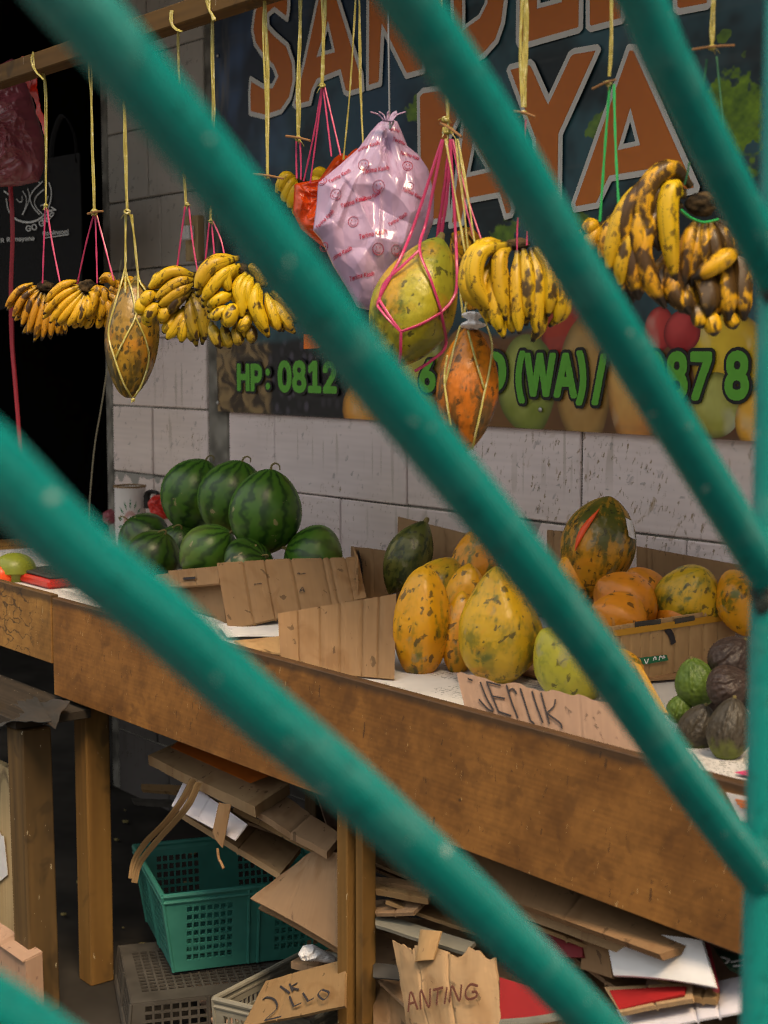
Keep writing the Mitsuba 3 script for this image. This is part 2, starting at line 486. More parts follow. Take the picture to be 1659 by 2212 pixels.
def f_card(p, n, uv):
    k = dr.floor(uv.x / 20 + 0.5)
    u, v = uv.x - 20 * k, uv.y
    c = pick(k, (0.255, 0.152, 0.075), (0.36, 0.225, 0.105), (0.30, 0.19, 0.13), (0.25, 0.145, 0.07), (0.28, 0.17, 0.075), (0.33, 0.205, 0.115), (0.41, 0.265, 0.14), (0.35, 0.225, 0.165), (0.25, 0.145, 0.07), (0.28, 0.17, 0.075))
    c = c * (0.90 + 0.14 * FB(u * 9, v * 9, k) + 0.07 * N_(u * 330, v * 14, 1))
    q = mi.Point3f(u * 1.5, 0, v)
    c = MX(c, c * 0.4, SS(0.70, 0.77, BL(q, 42, 4)) * 0.8)
    c = MX(c, c * mi.Color3f(0.68, 0.58, 0.46), SS(0.52, 0.75, BL(q, 11, 8)) * 0.55)
    c = MX(c, c * 1.25, SS(0.72, 0.8, BL(mi.Point3f(u * 6, 0, v), 22, 6)) * 0.4)
    return c * dr.select(k > 4.5, 0.78, 1.0)  # sheets under the stall get a darker tone, painting in the shade there


def f_card_b(p, n, uv):
    return N_(uv.x * 170, uv.y * 3, 2) * 0.0009 + FB(uv.x * 30, uv.y * 30, 4) * 0.0012


mat('m_card', mikit.proc(f_card), 0.8, 0.25, f_card_b, 1.0)


def f_paper(p, n, uv):
    k = dr.floor(uv.x / 20 + 0.5)
    u, v = uv.x - 20 * k, uv.y
    c = pick(k, (0.60, 0.585, 0.585), (0.55, 0.52, 0.56), (0.30, 0.012, 0.012), (0.16, 0.012, 0.018), (0.50, 0.48, 0.465), (0.02, 0.05, 0.03))
    c = c * (0.88 + 0.2 * FB(u * 18, v * 18, k))
    pr = SS(0.50, 0.62, N_(u * 330, v * 130, 3)) * SS(0.55, 0.62, N_(u * 9, v * 12, 5)) * SS(0.2, 0.3, dr.abs(v * 95 - dr.floor(v * 95) - 0.5)) * dr.select((k > 3.5) & (k < 4.5), 1.0, 0.0)
    return MX(c, (0.12, 0.125, 0.12), pr * 0.7)


mat('m_paper', mikit.proc(f_paper), 0.55, 0.35)


def f_banana(p, n, uv):
    k = dr.floor(uv.x / 2)
    u, v = uv.x - 2 * k, uv.y
    big = FB(p.x * 11, p.y * 11, p.z * 11)
    a = pick(k, (0.60, 0.34, 0.008), (0.62, 0.41, 0.008), (0.64, 0.36, 0.008), (0.36, 0.24, 0.012), (0.58, 0.31, 0.008))
    b = pick(k, (0.44, 0.20, 0.008), (0.47, 0.28, 0.010), (0.44, 0.20, 0.008), (0.20, 0.13, 0.010), (0.40, 0.18, 0.008))
    c = MX(a, b, SS(0.3, 0.7, big))
    c = MX(c, c * mi.Color3f(0.62, 0.80, 0.7), SS(0.30, 0.05, v) * 0.6)
    th = pick(k, (0.57, 0, 0), (0.61, 0, 0), (0.485, 0, 0), (0.53, 0, 0), (0.435, 0, 0)).x
    bl = SS(th, th + 0.06, 0.45 * BL(p, 36, k * 7, 0.6) + 0.3 * BL(p, 90, k * 3, 0.5) + 0.25 * N_(u * 7, v * 3, p.x * 5))
    sp = SS(0.585, 0.66, BL(p, 130, 3, 0.6)) * SS(0.2, 0.5, big)
    c = MX(c, (0.028, 0.014, 0.008), dr.maximum(bl, sp * 0.75) * 0.93)
    w = dr.abs(u * 5 - dr.floor(u * 5) - 0.5)
    c = MX(c, c * 0.45, SS(0.05, 0.015, w) * SS(0.42, 0.6, N_(p.x * 25, p.y * 25, p.z * 25)))
    gray = SS(0.60, 0.7, FB(p.x * 20 + 5, p.y * 20, p.z * 20)) * dr.select(((k > 1.5) & (k < 2.5)) | (k > 3.5), 1.0, 0.0)
    c = MX(c, (0.15, 0.115, 0.085), gray * 0.55)
    te = dr.select(((k > 1.5) & (k < 2.5)) | (k > 3.5), 0.10, 0.0)
    c = MX(c, (0.020, 0.014, 0.010), SS(0.935 - te, 0.975 - te * 0.7, v + 0.05 * (N_(p.x * 90, p.y * 90, p.z * 90) - 0.5)))
    c = MX(c, (0.030, 0.018, 0.010), SS(0.30, 0.12, v + 0.12 * (BL(p, 60, 2) - 0.5)) * te * 7.0)
    return MX(c, (0.05, 0.035, 0.012), SS(0.06, 0.01, v))


mat('m_banana', mikit.proc(f_banana), 0.42, 0.4)
mat('m_crown', mikit.proc(lambda p, n, uv: MX((0.012, 0.009, 0.006), (0.10, 0.065, 0.03), SS(0.35, 0.8, FB(p.x * 70, p.y * 70, p.z * 70)))), 0.85, 0.2)


def f_papaya(p, n, uv):
    k = dr.floor(uv.x / 2)
    u, v = uv.x - 2 * k, uv.y
    q = p * 9 + mi.Point3f(k * 3.1, 0, 0)
    big = FB(q.x, q.y, q.z)
    st = FB(u * 22, v * 4, k)
    fine = 0.45 * BL(p, 52, k, 0.6) + 0.55 * BL(p, 130, k, 0.65)
    #            yellow               dark green           green-yellow         orange               spotted dull       lime
    a = pick(k, (0.66, 0.32, 0.008), (0.075, 0.085, 0.015), (0.62, 0.36, 0.010), (0.60, 0.19, 0.010), (0.38, 0.21, 0.016), (0.50, 0.44, 0.03), (0.56, 0.20, 0.012), (0.40, 0.34, 0.018), (0.54, 0.25, 0.014))
    b = pick(k, (0.56, 0.23, 0.008), (0.18, 0.17, 0.04), (0.46, 0.29, 0.015), (0.48, 0.13, 0.008), (0.26, 0.15, 0.015), (0.34, 0.32, 0.03), (0.50, 0.145, 0.010), (0.19, 0.22, 0.022), (0.42, 0.20, 0.014))
    g = pick(k, (0.065, 0.10, 0.012), (0.015, 0.028, 0.006), (0.065, 0.095, 0.014), (0.055, 0.045, 0.012), (0.030, 0.030, 0.010), (0.13, 0.16, 0.02), (0.10, 0.05, 0.012), (0.055, 0.09, 0.012), (0.04, 0.065, 0.010))
    th = pick(k, (0.575, 0, 0), (0.50, 0, 0), (0.545, 0, 0), (0.52, 0, 0), (0.52, 0, 0), (0.60, 0, 0), (0.64, 0, 0), (0.55, 0, 0), (0.50, 0, 0)).x
    c = MX(a, b, SS(0.3, 0.7, big))
    mm = 0.34 * st + 0.46 * fine + 0.20 * big
    m = 0.45 * SS(th - 0.03, th + 0.06, mm) + 0.45 * SS(th - 0.11, th + 0.10, mm)
    fl = dr.select(((k > 2.5) & (k < 4.5)) | (k > 7.5), 0.75, 0.50)
    c = MX(c, (0.58, 0.20, 0.010), SS(0.52, 0.68, BL(p, 15, 9)) * dr.select((k > 0.5) & (k < 1.5), 0.0, 0.45))
    m = m * (fl + (1 - fl) * SS(0.38, 0.58, BL(p, 13, k + 2)))
    f1, f2, wr = mikit.voronoi(u * 26, v * 13)
    dots = SS(0.36, 0.22, f1) * SS(0.35, 0.5, wr) * dr.select((k > 3.5) & (k < 4.5), 1.0, 0.0)
    m = dr.maximum(m, dots * 0.8)
    c = c * (1 - m) + g * m
    top = SS(0.70, 0.98, v + 0.25 * (big - 0.5)) * 0.25
    c = c * (1 - top) + g * 1.6 * top
    low = SS(0.22, 0.02, v) * SS(0.45, 0.6, fine)
    c = c * (1 - low * 0.6) + g * (low * 0.6)
    sp = SS(0.63, 0.70, BL(p, 85, 5, 0.8))
    c = MX(c, (0.03, 0.028, 0.012), sp * 0.75)
    scar = SS(0.66, 0.76, BL(p, 30, 11, 0.7))
    return MX(c, (0.26, 0.23, 0.15), scar * 0.4)


def f_papaya_b(p, n, uv):
    return FB(p.x * 45, p.y * 45, p.z * 45) * 0.003


mat('m_papaya', mikit.proc(f_papaya), 0.36, 0.45, f_papaya_b, 1.0)


def f_melon(p, n, uv):
    k = dr.floor(uv.x / 2)
    u, v = uv.x - 2 * k, uv.y
    s = u * 11 + 0.65 * (FB(p.x * 35, p.y * 35, p.z * 35) - 0.5) + 0.35 * (N_(p.x * 95, p.y * 95, p.z * 95) - 0.5)
    w = dr.abs(s - dr.floor(s) - 0.5)
    c = MX((0.014, 0.050, 0.007), (0.052, 0.145, 0.012), SS(0.03, 0.34, w) * 0.85)
    c = MX(c, (0.062, 0.130, 0.015), SS(0.5, 0.7, BL(p, 45, 1)) * SS(0.2, 0.4, w) * 0.6)
    c = c * dr.select(k > 0.5, 0.55, 1.0)
    c = MX(c, (0.15, 0.19, 0.045), SS(0.50, 0.75, FB(p.x * 9 + 4, p.y * 9, p.z * 9)) * 0.45)
    return MX(c, (0.30, 0.24, 0.13), SS(0.75, 0.78, BL(p, 38, 2)) * 0.6)


mat('m_melon', mikit.proc(f_melon), 0.36, 0.45)


def f_avo(p, n, uv):
    k = dr.floor(uv.x / 2)
    v = uv.y
    a = pick(k, (0.045, 0.085, 0.010), (0.030, 0.020, 0.016), (0.030, 0.024, 0.018))
    b = pick(k, (0.10, 0.16, 0.020), (0.055, 0.034, 0.028), (0.060, 0.050, 0.034))
    g = FB(p.x * 130, p.y * 130, p.z * 60)
    c = a * (1 - g) + b * g
    return MX(c, (0.12, 0.15, 0.018), SS(0.42, 0.10, v + 0.35 * (g - 0.5)) * dr.select(k > 1.5, 0.85, 0.0))


def f_avo_b(p, n, uv):
    k = dr.floor(uv.x / 2)
    return N_((uv.x - 2 * k) * 44, uv.y * 9, 2) * 0.003 + N_(p.x * 220, p.y * 220, p.z * 220) * 0.0012


mat('m_avo', mikit.proc(f_avo), 0.5, 0.4, f_avo_b, 1.0)


def f_raffia(p, n, uv):
    s = N_(uv.x * 9, uv.y * 2.5, 1)
    c = MX((0.25, 0.20, 0.03), (0.50, 0.44, 0.11), s)
    return MX(c, (0.75, 0.72, 0.45), SS(0.70, 0.85, N_(uv.x * 14, uv.y * 6, 4)) * 0.6)


mat('m_raffia', mikit.proc(f_raffia), 0.35, 0.5)
mat('m_pink_cord', (0.50, 0.045, 0.14), 0.3, 0.5)
mat('m_red_cord', (0.33, 0.02, 0.035), 0.4, 0.5)
mat('m_green_cord', (0.03, 0.38, 0.10), 0.3, 0.5)
mat('m_dull_green_cord', (0.03, 0.13, 0.06), 0.4, 0.4)
mat('m_pale_cord', (0.30, 0.27, 0.18), 0.6, 0.4)
mat('m_twig', (0.26, 0.13, 0.05), 0.7, 0.3)
mat('m_wire', (0.45, 0.45, 0.45), 0.35, 0.5, metallic=0.8)
mat('m_pink_bag', (0.40, 0.27, 0.415), 0.18, 0.8)
mat('m_orange_bag', (0.62, 0.06, 0.005), 0.22, 0.6)
mat('m_purple_bag', (0.22, 0.05, 0.065), 0.22, 0.6)
mat('m_grey_film', (0.03, 0.03, 0.03), 0.35, 0.5)
mat('m_clear_film', (0.55, 0.55, 0.55), 0.15, 0.6, spec_trans=0.0)
mat('m_red_plastic', (0.45, 0.02, 0.012), 0.3, 0.5)
mat('m_bag_print', (0.36, 0.015, 0.045), 0.4, 0.4)


def f_crate(p, n, uv):
    return MX((0.020, 0.13, 0.105), (0.045, 0.205, 0.165), FB(p.x * 14, p.y * 14, p.z * 22))


mat('m_crate_green', mikit.proc(f_crate), 0.42, 0.45)
mat('m_crate_grey', mikit.proc(lambda p, n, uv: MX((0.025, 0.022, 0.018), (0.065, 0.058, 0.05), FB(p.x * 22, p.y * 22, p.z * 22))), 0.6, 0.35)
mat('m_crate_pale', mikit.proc(lambda p, n, uv: MX((0.13, 0.12, 0.095), (0.23, 0.215, 0.17), FB(p.x * 18, p.y * 18, p.z * 18))), 0.55, 0.4)
mat('m_floor', mikit.proc(lambda p, n, uv: MX((0.007, 0.006, 0.005), (0.035, 0.03, 0.025), FB(p.x * 7, p.y * 7, 2, 4))), 0.9, 0.2)
mat('m_street', mikit.proc(lambda p, n, uv: MX((0.055, 0.052, 0.05), (0.10, 0.096, 0.09), FB(p.x * 5, p.y * 5, 1, 4))), 0.9, 0.2)
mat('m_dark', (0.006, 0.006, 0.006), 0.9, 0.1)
mat('m_dark_fabric', (0.010, 0.010, 0.011), 0.9, 0.2)
mat('m_print_grey', (0.50, 0.50, 0.49), 0.8, 0.2)
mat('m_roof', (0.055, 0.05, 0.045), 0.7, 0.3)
mat('m_ink', (0.03, 0.026, 0.028), 0.7, 0.2)
mat('m_brown_ink', (0.10, 0.035, 0.022), 0.7, 0.2)
mat('m_orange_print', (0.46, 0.11, 0.012), 0.6, 0.3)
mat('m_yellow_print', (0.42, 0.21, 0.02), 0.6, 0.3)
mat('m_label_green', (0.012, 0.12, 0.05), 0.5, 0.4)
mat('m_white', (0.66, 0.64, 0.64), 0.5, 0.4)
mat('m_flesh', (0.70, 0.075, 0.010), 0.4, 0.45)
mat('m_lime', (0.17, 0.20, 0.02), 0.4, 0.45)
mat('m_stem', (0.16, 0.13, 0.05), 0.8, 0.2)
mat('m_brass', (0.20, 0.12, 0.05), 0.5, 0.4)


def f_can(p, n, uv):
    u, v = uv.x, uv.y
    c = MX((0.52, 0.485, 0.46), (0.60, 0.57, 0.55), FB(p.x * 30, p.y * 30, p.z * 30))
    du, dv = (u - 0.50) * 2.6, v - 0.42
    d = dr.sqrt(du * du + dv * dv)
    c = MX(c, (0.48, 0.27, 0.24), SS(0.20, 0.18, d) * SS(0.10, 0.13, d) * 0.9)
    c = MX(c, (0.52, 0.36, 0.33), SS(0.08, 0.06, d) * 0.8)
    ang = dr.atan2(dv, du) * 2.2
    leaf = SS(0.12, 0.06, dr.abs(ang - dr.floor(ang) - 0.5) * 0.6 + dr.abs(d - 0.30)) * SS(0.2, 0.5, N_(u * 9, v * 5, 2) + 0.25)
    return MX(c, (0.03, 0.16, 0.07), leaf)


mat('m_can', mikit.proc(f_can), 0.4, 0.45)

# ------------------------------------------------------------------ the setting
FY = 1.55                                                         # the stall's front board
WY = 2.40                                                         # the face of the block wall
ZT = 0.848                                                        # the stall's top
k = thing('street', kind='structure')
put(k, boxm(-40, 40, -40, 0.55, -0.14, -0.02), 'm_street')
k = thing('stall_floor', kind='structure')
v = np.array([(x, y, 0.012 * (meshkit.fbm(np.array([x * 5, y * 5, 0.0]), 3) - 0.5)) for y in np.linspace(0.55, 7, 60) for x in np.linspace(-9, 3, 90)])
f = [(j * 90 + i, j * 90 + i + 1, (j + 1) * 90 + i + 1, (j + 1) * 90 + i) for j in range(59) for i in range(89)]
put(k, (v, np.array(f)), 'm_floor', True)

# the block wall: blocks, mortar core, concrete post
wall = thing('block_wall', 'long wall of white painted concrete blocks behind the fruit, grey and bare further up', 'wall')
XL, XR = -4.425, 1.2
part(wall, 'mortar_core', boxm(XL, XR, WY + 0.004, WY + 0.10, 0, 2.9), 'm_mortar')
P0, P1 = -3.848, -3.738
part(wall, 'concrete_post', boxm(P0 + 0.004, P1 - 0.004, WY - 0.002, WY + 0.05, 0, 2.9, 0.004), 'm_mortar')
part(wall, 'edge_post', boxm(XL - 0.045, XL - 0.002, WY - 0.004, WY + 0.10, 0, 2.9, 0.005), 'm_mortar')
rowz = [1.06 + 0.2135 * i for i in range(-5, 9)]
for ri, z0 in enumerate(rowz):
    z1 = z0 + 0.2135
    if ri % 2 == 1: xs = [-4.172, -3.5, -2.924, -2.327, -1.735, -1.14, -0.55, 0.05, 0.64]
    else: xs = [-4.10, -3.20, -2.62, -2.03, -1.44, -0.85, -0.25, 0.35, 0.95]
    if ri == 7: xs[0] = -4.24
    if ri in (4,): xs[0] = -4.172
    edges = [XL] + xs + [XR]
    segs = []
    for a, b in zip(edges[:-1], edges[1:]):
        if a < P0 < b:
            segs += [(a, P0), (P1, b)]
        else:
            segs.append((a, b))
    for a, b in segs:
        if b - a < 0.03: continue
        j = rng.uniform(-0.0015, 0.0022)
        g = rng.uniform(0.0015, 0.0036)
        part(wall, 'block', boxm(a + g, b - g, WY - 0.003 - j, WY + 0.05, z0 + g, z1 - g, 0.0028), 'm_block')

# dark back room to the left, roof, side
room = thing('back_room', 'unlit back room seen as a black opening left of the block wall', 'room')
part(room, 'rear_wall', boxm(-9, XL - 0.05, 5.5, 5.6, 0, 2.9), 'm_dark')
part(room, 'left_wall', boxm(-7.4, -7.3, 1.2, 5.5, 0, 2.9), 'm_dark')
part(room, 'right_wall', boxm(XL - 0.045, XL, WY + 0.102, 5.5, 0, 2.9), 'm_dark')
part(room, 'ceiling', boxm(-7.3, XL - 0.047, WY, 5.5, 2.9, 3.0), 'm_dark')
# the darkness of this room is put into its near-black wall colour
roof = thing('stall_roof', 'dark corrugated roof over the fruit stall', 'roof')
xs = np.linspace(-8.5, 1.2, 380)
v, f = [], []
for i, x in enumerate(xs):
    for yy in (1.10 if x < -2.75 else 1.36, 2.9):  # left stretch reaches further forward, added to shade that side
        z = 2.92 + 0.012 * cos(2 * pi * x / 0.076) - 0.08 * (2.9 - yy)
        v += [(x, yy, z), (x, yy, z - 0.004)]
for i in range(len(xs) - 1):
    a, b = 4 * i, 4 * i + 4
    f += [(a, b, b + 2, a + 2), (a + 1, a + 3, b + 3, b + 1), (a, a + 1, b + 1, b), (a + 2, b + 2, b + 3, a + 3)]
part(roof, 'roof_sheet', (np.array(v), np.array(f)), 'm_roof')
for yy in (1.2, 1.45, 2.2):  # the foremost one carries only the added left stretch
    part(roof, 'purlin', boxm(-8.4, -2.8 if yy < 1.3 else 1.1, yy - 0.03, yy + 0.03, 2.69 if yy < 1.3 else 2.72 if yy < 2 else 2.78, 2.75 if yy < 1.3 else 2.78 if yy < 2 else 2.84, 0.004), 'm_roof')


def wood_box(center, sx, sy, sz, var=0, axis='z', lean=None):
    """A chamfered timber whose grain runs along axis; uv with the grain along v."""
    m = boxm(-sx / 2, sx / 2, -sy / 2, sy / 2, -sz / 2, sz / 2, min(sx, sy, sz) * 0.06)
    m = m.subdivide_to_size(max(sx, sy, sz) / 4) if hasattr(m, 'subdivide_to_size') else m
    v, f = np.array(m.vertices), np.array(m.faces)
    v = v[f].reshape(-1, 3)
    f = np.arange(len(v)).reshape(-1, 3)
    i = 'xyz'.index(axis)
    o = [q for q in range(3) if q != i]
    uv = np.stack([v[:, o[0]] + 0.7 * v[:, o[1]] + 20 * var + center[0] % 1, v[:, i] + center[1]], 1)
    if lean is not None:
        h = v[:, 2:] / sz
        v = v + h * np.asarray(lean)
    return (v + np.asarray(center), f), uv


# ------------------------------------------------------------------ the stall itself
stall = thing('fruit_stall', 'long wooden fruit stall with a deep brown plywood front board and timber legs', 'market stall')
sx = at_y(120, 1290, FY)[0]
part(stall, 'front_board', boxm(sx + 0.002, 0.3, FY - 0.01, FY + 0.01, 0.664, 0.887, 0.0015), 'm_ply', label='deep brown stained plywood front board')
part(stall, 'end_board', boxm(-4.6, sx - 0.002, FY - 0.012, FY + 0.008, 0.735, 0.893, 0.0015), 'm_ply', label='paler cracked board at the left end')
part(stall, 'table_top', boxm(-4.6, 0.3, FY + 0.012, WY - 0.012, ZT - 0.035, ZT - 0.006, 0.001), 'm_ply')
lp = at_y(205, 1700, FY + 0.05)
m, uv = wood_box((lp[0], FY + 0.045, 0.425), 0.06, 0.06, 0.85, 0)
part(stall, 'leg', m, 'm_wood', uv=uv)
lp = at_y(755, 1900, FY + 0.03)
m, uv = wood_box((lp[0], FY + 0.030, 0.425), 0.030, 0.034, 0.85, 0)
part(stall, 'leg', m, 'm_wood', uv=uv)
lp2 = at_y(789, 1900, FY + 0.035)
m, uv = wood_box((lp2[0], FY + 0.036, 0.425), 0.020, 0.030, 0.85, 0)
part(stall, 'leg', m, 'm_wood', uv=uv)
for xx in (-4.5, -3.2, -2.0, -0.4):
    m, uv = wood_box((xx, WY - 0.08, 0.425), 0.05, 0.05, 0.84, 1)
    part(stall, 'leg', m, 'm_wood', uv=uv)
m, uv = wood_box((-0.2, FY + 0.045, 0.425), 0.05, 0.06, 0.85, 0)
part(stall, 'leg', m, 'm_wood', uv=uv)

beam = thing('hanging_beam', 'brown timber beam under the roof that the fruit strings are tied to', 'beam')
m, uv = wood_box((-2.6, FY, 2.069), 5.6, 0.045, 0.040, 2, 'x')
put(beam, m, 'm_wood', uv=uv)
for xx in (-5.2, 0.1):
    m, uv = wood_box((xx, FY, 1.25), 0.05, 0.05, 1.60, 0)
    part(beam, 'post', m, 'm_wood', uv=uv)
    m, uv = wood_box((xx, FY + 0.06, 2.25), 0.05, 0.05, 0.52, 0)
    part(beam, 'post', m, 'm_wood', uv=uv)

# sheets lying on the table
lin = thing('newspaper_lining', 'white printed paper lining spread over the top of the stall', 'paper')
m, uv = sheet([(-4.3, WY - 0.03, ZT), (0.2, WY - 0.03, ZT), (0.2, FY + 0.014, ZT + 0.002), (-4.3, FY + 0.014, ZT + 0.002)], 60, 16, 0.002, amp=0.0016, seed=3, var=4)
put(lin, m, 'm_paper', True, uv)

# ------------------------------------------------------------------ the banner
ban = thing('shop_banner', 'large printed vinyl shop banner with big orange lettering, nailed to the wall above the fruit', 'banner')
bx0, bx1, bz0 = -3.79, 0.9, None
BY = WY - 0.016
c = [(bx0, BY, 2.88), (bx1, BY, 2.88), (bx1, BY, 1.262), (bx0 + 0.02, BY, 1.272)]
m, uv = sheet(c, 40, 20, 0.0015, amp=0.0022, seed=5, freq=3.0)
part(ban, 'printed_sheet', m, 'm_banner', True, uv)
LY = BY - 0.0045


def wall_poly(pts, sc=1.0, ox=0.0, oy=0.0):
    return [px(x * sc + ox, y * sc + oy, LY) for x, y in pts]


def flat_poly(pg, y0, th):
    ms = []
    for g in (getattr(pg, 'geoms', [pg])):
        if g.is_empty or g.area < 1e-7: continue
        m = trimesh.creation.extrude_polygon(g, th, engine='earcut')
        v = np.array(m.vertices)
        ms.append((np.stack([v[:, 0], y0 - v[:, 2], v[:, 1]], 1), np.array(m.faces)[:, ::-1]))
    return join(*ms)


S1, S3, S4 = 0.3307, 0.2645, 0.2725
LET = [
    ('S', S1, 384, 0, [(530, -40), (495, 80), (480, 200), (500, 300), (560, 390), (620, 450), (640, 500), (618, 545), (570, 552), (472, 492), (462, 600), (465, 755), (570, 782), (680, 745), (745, 650), (772, 520), (765, 400), (725, 280), (640, 205), (600, 160), (598, 110), (632, 80), (722, 150), (735, 60), (738, -60), (690, -150), (600, -150)], []),
    ('A', S1, 384, 0, [(748, 690), (770, 715), (872, 690), (893, 600), (920, 545), (1055, 490), (1085, 615), (1110, 632), (1222, 600), (1215, 480), (1065, 0), (1030, -110), (930, -110), (905, 0), (820, 400)], [[(982, 195), (935, 340), (1010, 320)]]),
    ('N', S1, 384, 0, [(1235, -140), (1232, 597), (1335, 563), (1350, 235), (1490, 518), (1620, 480), (1640, -140), (1540, -140), (1530, 160), (1390, -140)], []),
    ('D', S3, 823, 0, [(1040, -150), (1038, 0), (1015, 190), (960, 350), (850, 475), (700, 560), (570, 590), (570, -150)], [[(860, -90), (850, 20), (800, 120), (690, 200), (690, -90)]]),
    ('E', 1, 0, 0, [(1116, -60), (1115, 92), (1120, 104), (1139, 104), (1252, 72), (1260, 62), (1262, -60)], [[(1168, -40), (1168, 7), (1208, -4), (1208, -40)]]),
    ('R', 1, 0, 0, [(1266, -60), (1266, 62), (1276, 70), (1345, 52), (1352, 40), (1352, -60)], []),
    ('A', 1, 0, 0, [(1453, -60), (1454, 24), (1466, 33), (1530, 21), (1539, 10), (1541, -60)], []),
    ('R', 1, 0, 0, [(901, 203), (914, 190), (975, 180), (996, 200), (996, 260), (975, 300), (972, 478), (905, 492)], []),
    ('A', 1, 0, 0, [(968, 495), (1005, 205), (1050, 195), (1115, 450), (1108, 470), (1090, 476), (1076, 428), (1012, 440), (1003, 488)], [[(1026, 322), (1016, 372), (1050, 364)]]),
    ('Y', 1, 0, 0, [(1094, 152), (1101, 139), (1147, 127), (1155, 134), (1186, 204), (1229, 112), (1240, 104), (1292, 95), (1300, 106), (1216, 292), (1214, 440), (1160, 455), (1150, 440), (1150, 305)], []),
    ('A', 1, 0, 0, [(1356, 95), (1234, 440), (1239, 460), (1294, 450), (1322, 392), (1430, 375), (1448, 420), (1460, 428), (1508, 418), (1513, 404), (1376, 95)], [[(1362, 262), (1347, 311), (1373, 305)]]),
]
for ch, sc, ox, oy, pts, holes in LET:
    out = Polygon(wall_poly(pts, sc, ox, oy)).buffer(0).buffer(-0.006).buffer(0.006, join_style=1)
    hs = [Polygon(wall_poly(h, sc, ox, oy)).buffer(0) for h in holes]
    edge = out
    fill = out.buffer(-0.0132, join_style=2)
    for h in hs:
        edge = edge.difference(h)
        fill = fill.difference(h.buffer(0.0105, join_style=2, mitre_limit=3))
    part(ban, 'letter_border', flat_poly(edge, LY, 0.0012), 'm_letter_edge')
    part(ban, 'letter', flat_poly(fill, LY, 0.0026), 'm_letter')


def text_poly(s):
    m = meshkit.text_mesh(s, 1.0, 0.1, bold=True)
    n = m.face_normals[:, 2] > 0.5
    t = np.array(m.vertices)[np.array(m.faces)[n]][:, :, :2]
    return unary_union([Polygon(q).buffer(1e-4) for q in t])


def fit(pg, x0, x1, z0, z1):
    from shapely import affinity
    a, b, c_, d = pg.bounds
    return affinity.affine_transform(pg, [(x1 - x0) / (c_ - a), 0, 0, (z1 - z0) / (d - b), x0 - a * (x1 - x0) / (c_ - a), z0 - b * (z1 - z0) / (d - b)])


for s, x0, y0, x1, y1 in (('HP', 515, 788, 566, 842), (':', 576, 797, 584, 841), ('0812', 603, 781, 727, 845), ('6', 908, 780, 941, 845), ('0', 1045, 762, 1093, 842),
                          ('(WA)', 1117, 760, 1267, 868), ('/', 1282, 766, 1310, 872), ('087', 1392, 761, 1537, 860), ('8', 1569, 760, 1618, 861)):
    a, b = px(x0, y1, LY), px(x1, y0, LY)
    pg = fit(text_poly(s), a[0], b[0], a[1], b[1]).buffer(0.0032 if s not in (':',) else 0.001)
    part(ban, 'digit_border', flat_poly(pg.buffer(0.0068), LY, 0.0012), 'm_black')
    part(ban, 'digit', flat_poly(pg, LY, 0.0026), 'm_green_print')
for x, y in ((1167, 885), (470, 120), (470, 870)):
    P = at_y(x, y, BY - 0.003)
    part(ban, 'nail', ball(P, 0.006, 1, sc=(1, 0.5, 1)), 'm_wire', True)

# small wooden socket board on the wall
sk = thing('socket_board', 'small worn wooden socket board fixed to the block wall behind the pink cords', 'socket board')
q = at_y(418, 515, WY - 0.02)
m, uv = wood_box((q[0], WY - 0.016, q[2]), 0.07, 0.022, 0.13, 3)
part(sk, 'board', m, 'm_wood', uv=uv)
part(sk, 'socket', boxm(q[0] - 0.02, q[0] + 0.02, WY - 0.05, WY - 0.028, q[2] - 0.005, q[2] + 0.035, 0.003), 'm_white')

# ------------------------------------------------------------------ the gate
gate = thing('teal_gate', 'blurred teal painted steel pipe gate with fanned diagonal bars close to the camera', 'gate')


def at_g(x, y):
    r = ray(x, y)
    return CAM + r * (-0.457 / (r[0] + 0.2 * r[1]))


GR = 0.0132
BARS = [[(-400, 1990), (-150, 2112), (0, 2196), (130, 2284), (300, 2400), (700, 2660), (1150, 2950), (1720, 3300)],
        [(-330, 750), (-60, 965), (0, 1022), (165, 1188), (350, 1340), (550, 1524), (690, 1642), (829, 1766), (954, 1881), (1079, 2002), (1300, 2225), (1720, 2650)],
        [(-60, -260), (130, -30), (215, 66), (380, 264), (520, 440), (638, 596), (829, 838), (1049, 1106), (1260, 1374), (1395, 1562), (1480, 1682), (1720, 2000)],
        [(700, -270), (880, -5), (1066, 276), (1230, 553), (1372, 780), (1450, 908), (1562, 1088), (1720, 1344)],
        [(1260, -260), (1383, -5), (1430, 105), (1473, 191), (1540, 327), (1588, 422), (1720, 696)]]
for b in BARS:
    P = catmull([at_g(*q) for q in b], 60)
    m, uv = tube(P, GR, 20)
    part(gate, 'bar', m, 'm_teal', True, uv)
top, bot = at_g(1722, -900), at_g(1722, 2300)
gx, gy = top[0], top[1]
m, uv = tube([(gx, gy, z) for z in np.linspace(0.15, 2.3, 40)], GR * 1.02, 24)
part(gate, 'post', m, 'm_teal', True, uv)
for y in (600, 1268):
    z = at_g(1672, y)[2]
    nrm = np.array([-0.2, 1.0, 0]) / 1.02
    bead = [ball(np.array([gx, gy, z]) - nrm * GR * 0.93 + np.array([0.35 * GR * sin(a), 0, 0.9 * GR * cos(a)]), 0.0042, 2, 0.35, (1, 1, 1.1), a_) for a_, a in enumerate(np.linspace(0, 2 * pi, 12, endpoint=False))]
    part(gate, 'rusty_weld', join(*bead), 'm_rust', True)
xe = at_g(-900, 770)
for z in (0.17, 2.28):
    m, uv = tube([(gx, gy, z), (xe[0], xe[1] - 0.2, z)], GR, 20)
    part(gate, 'rail', m, 'm_teal', True, uv)
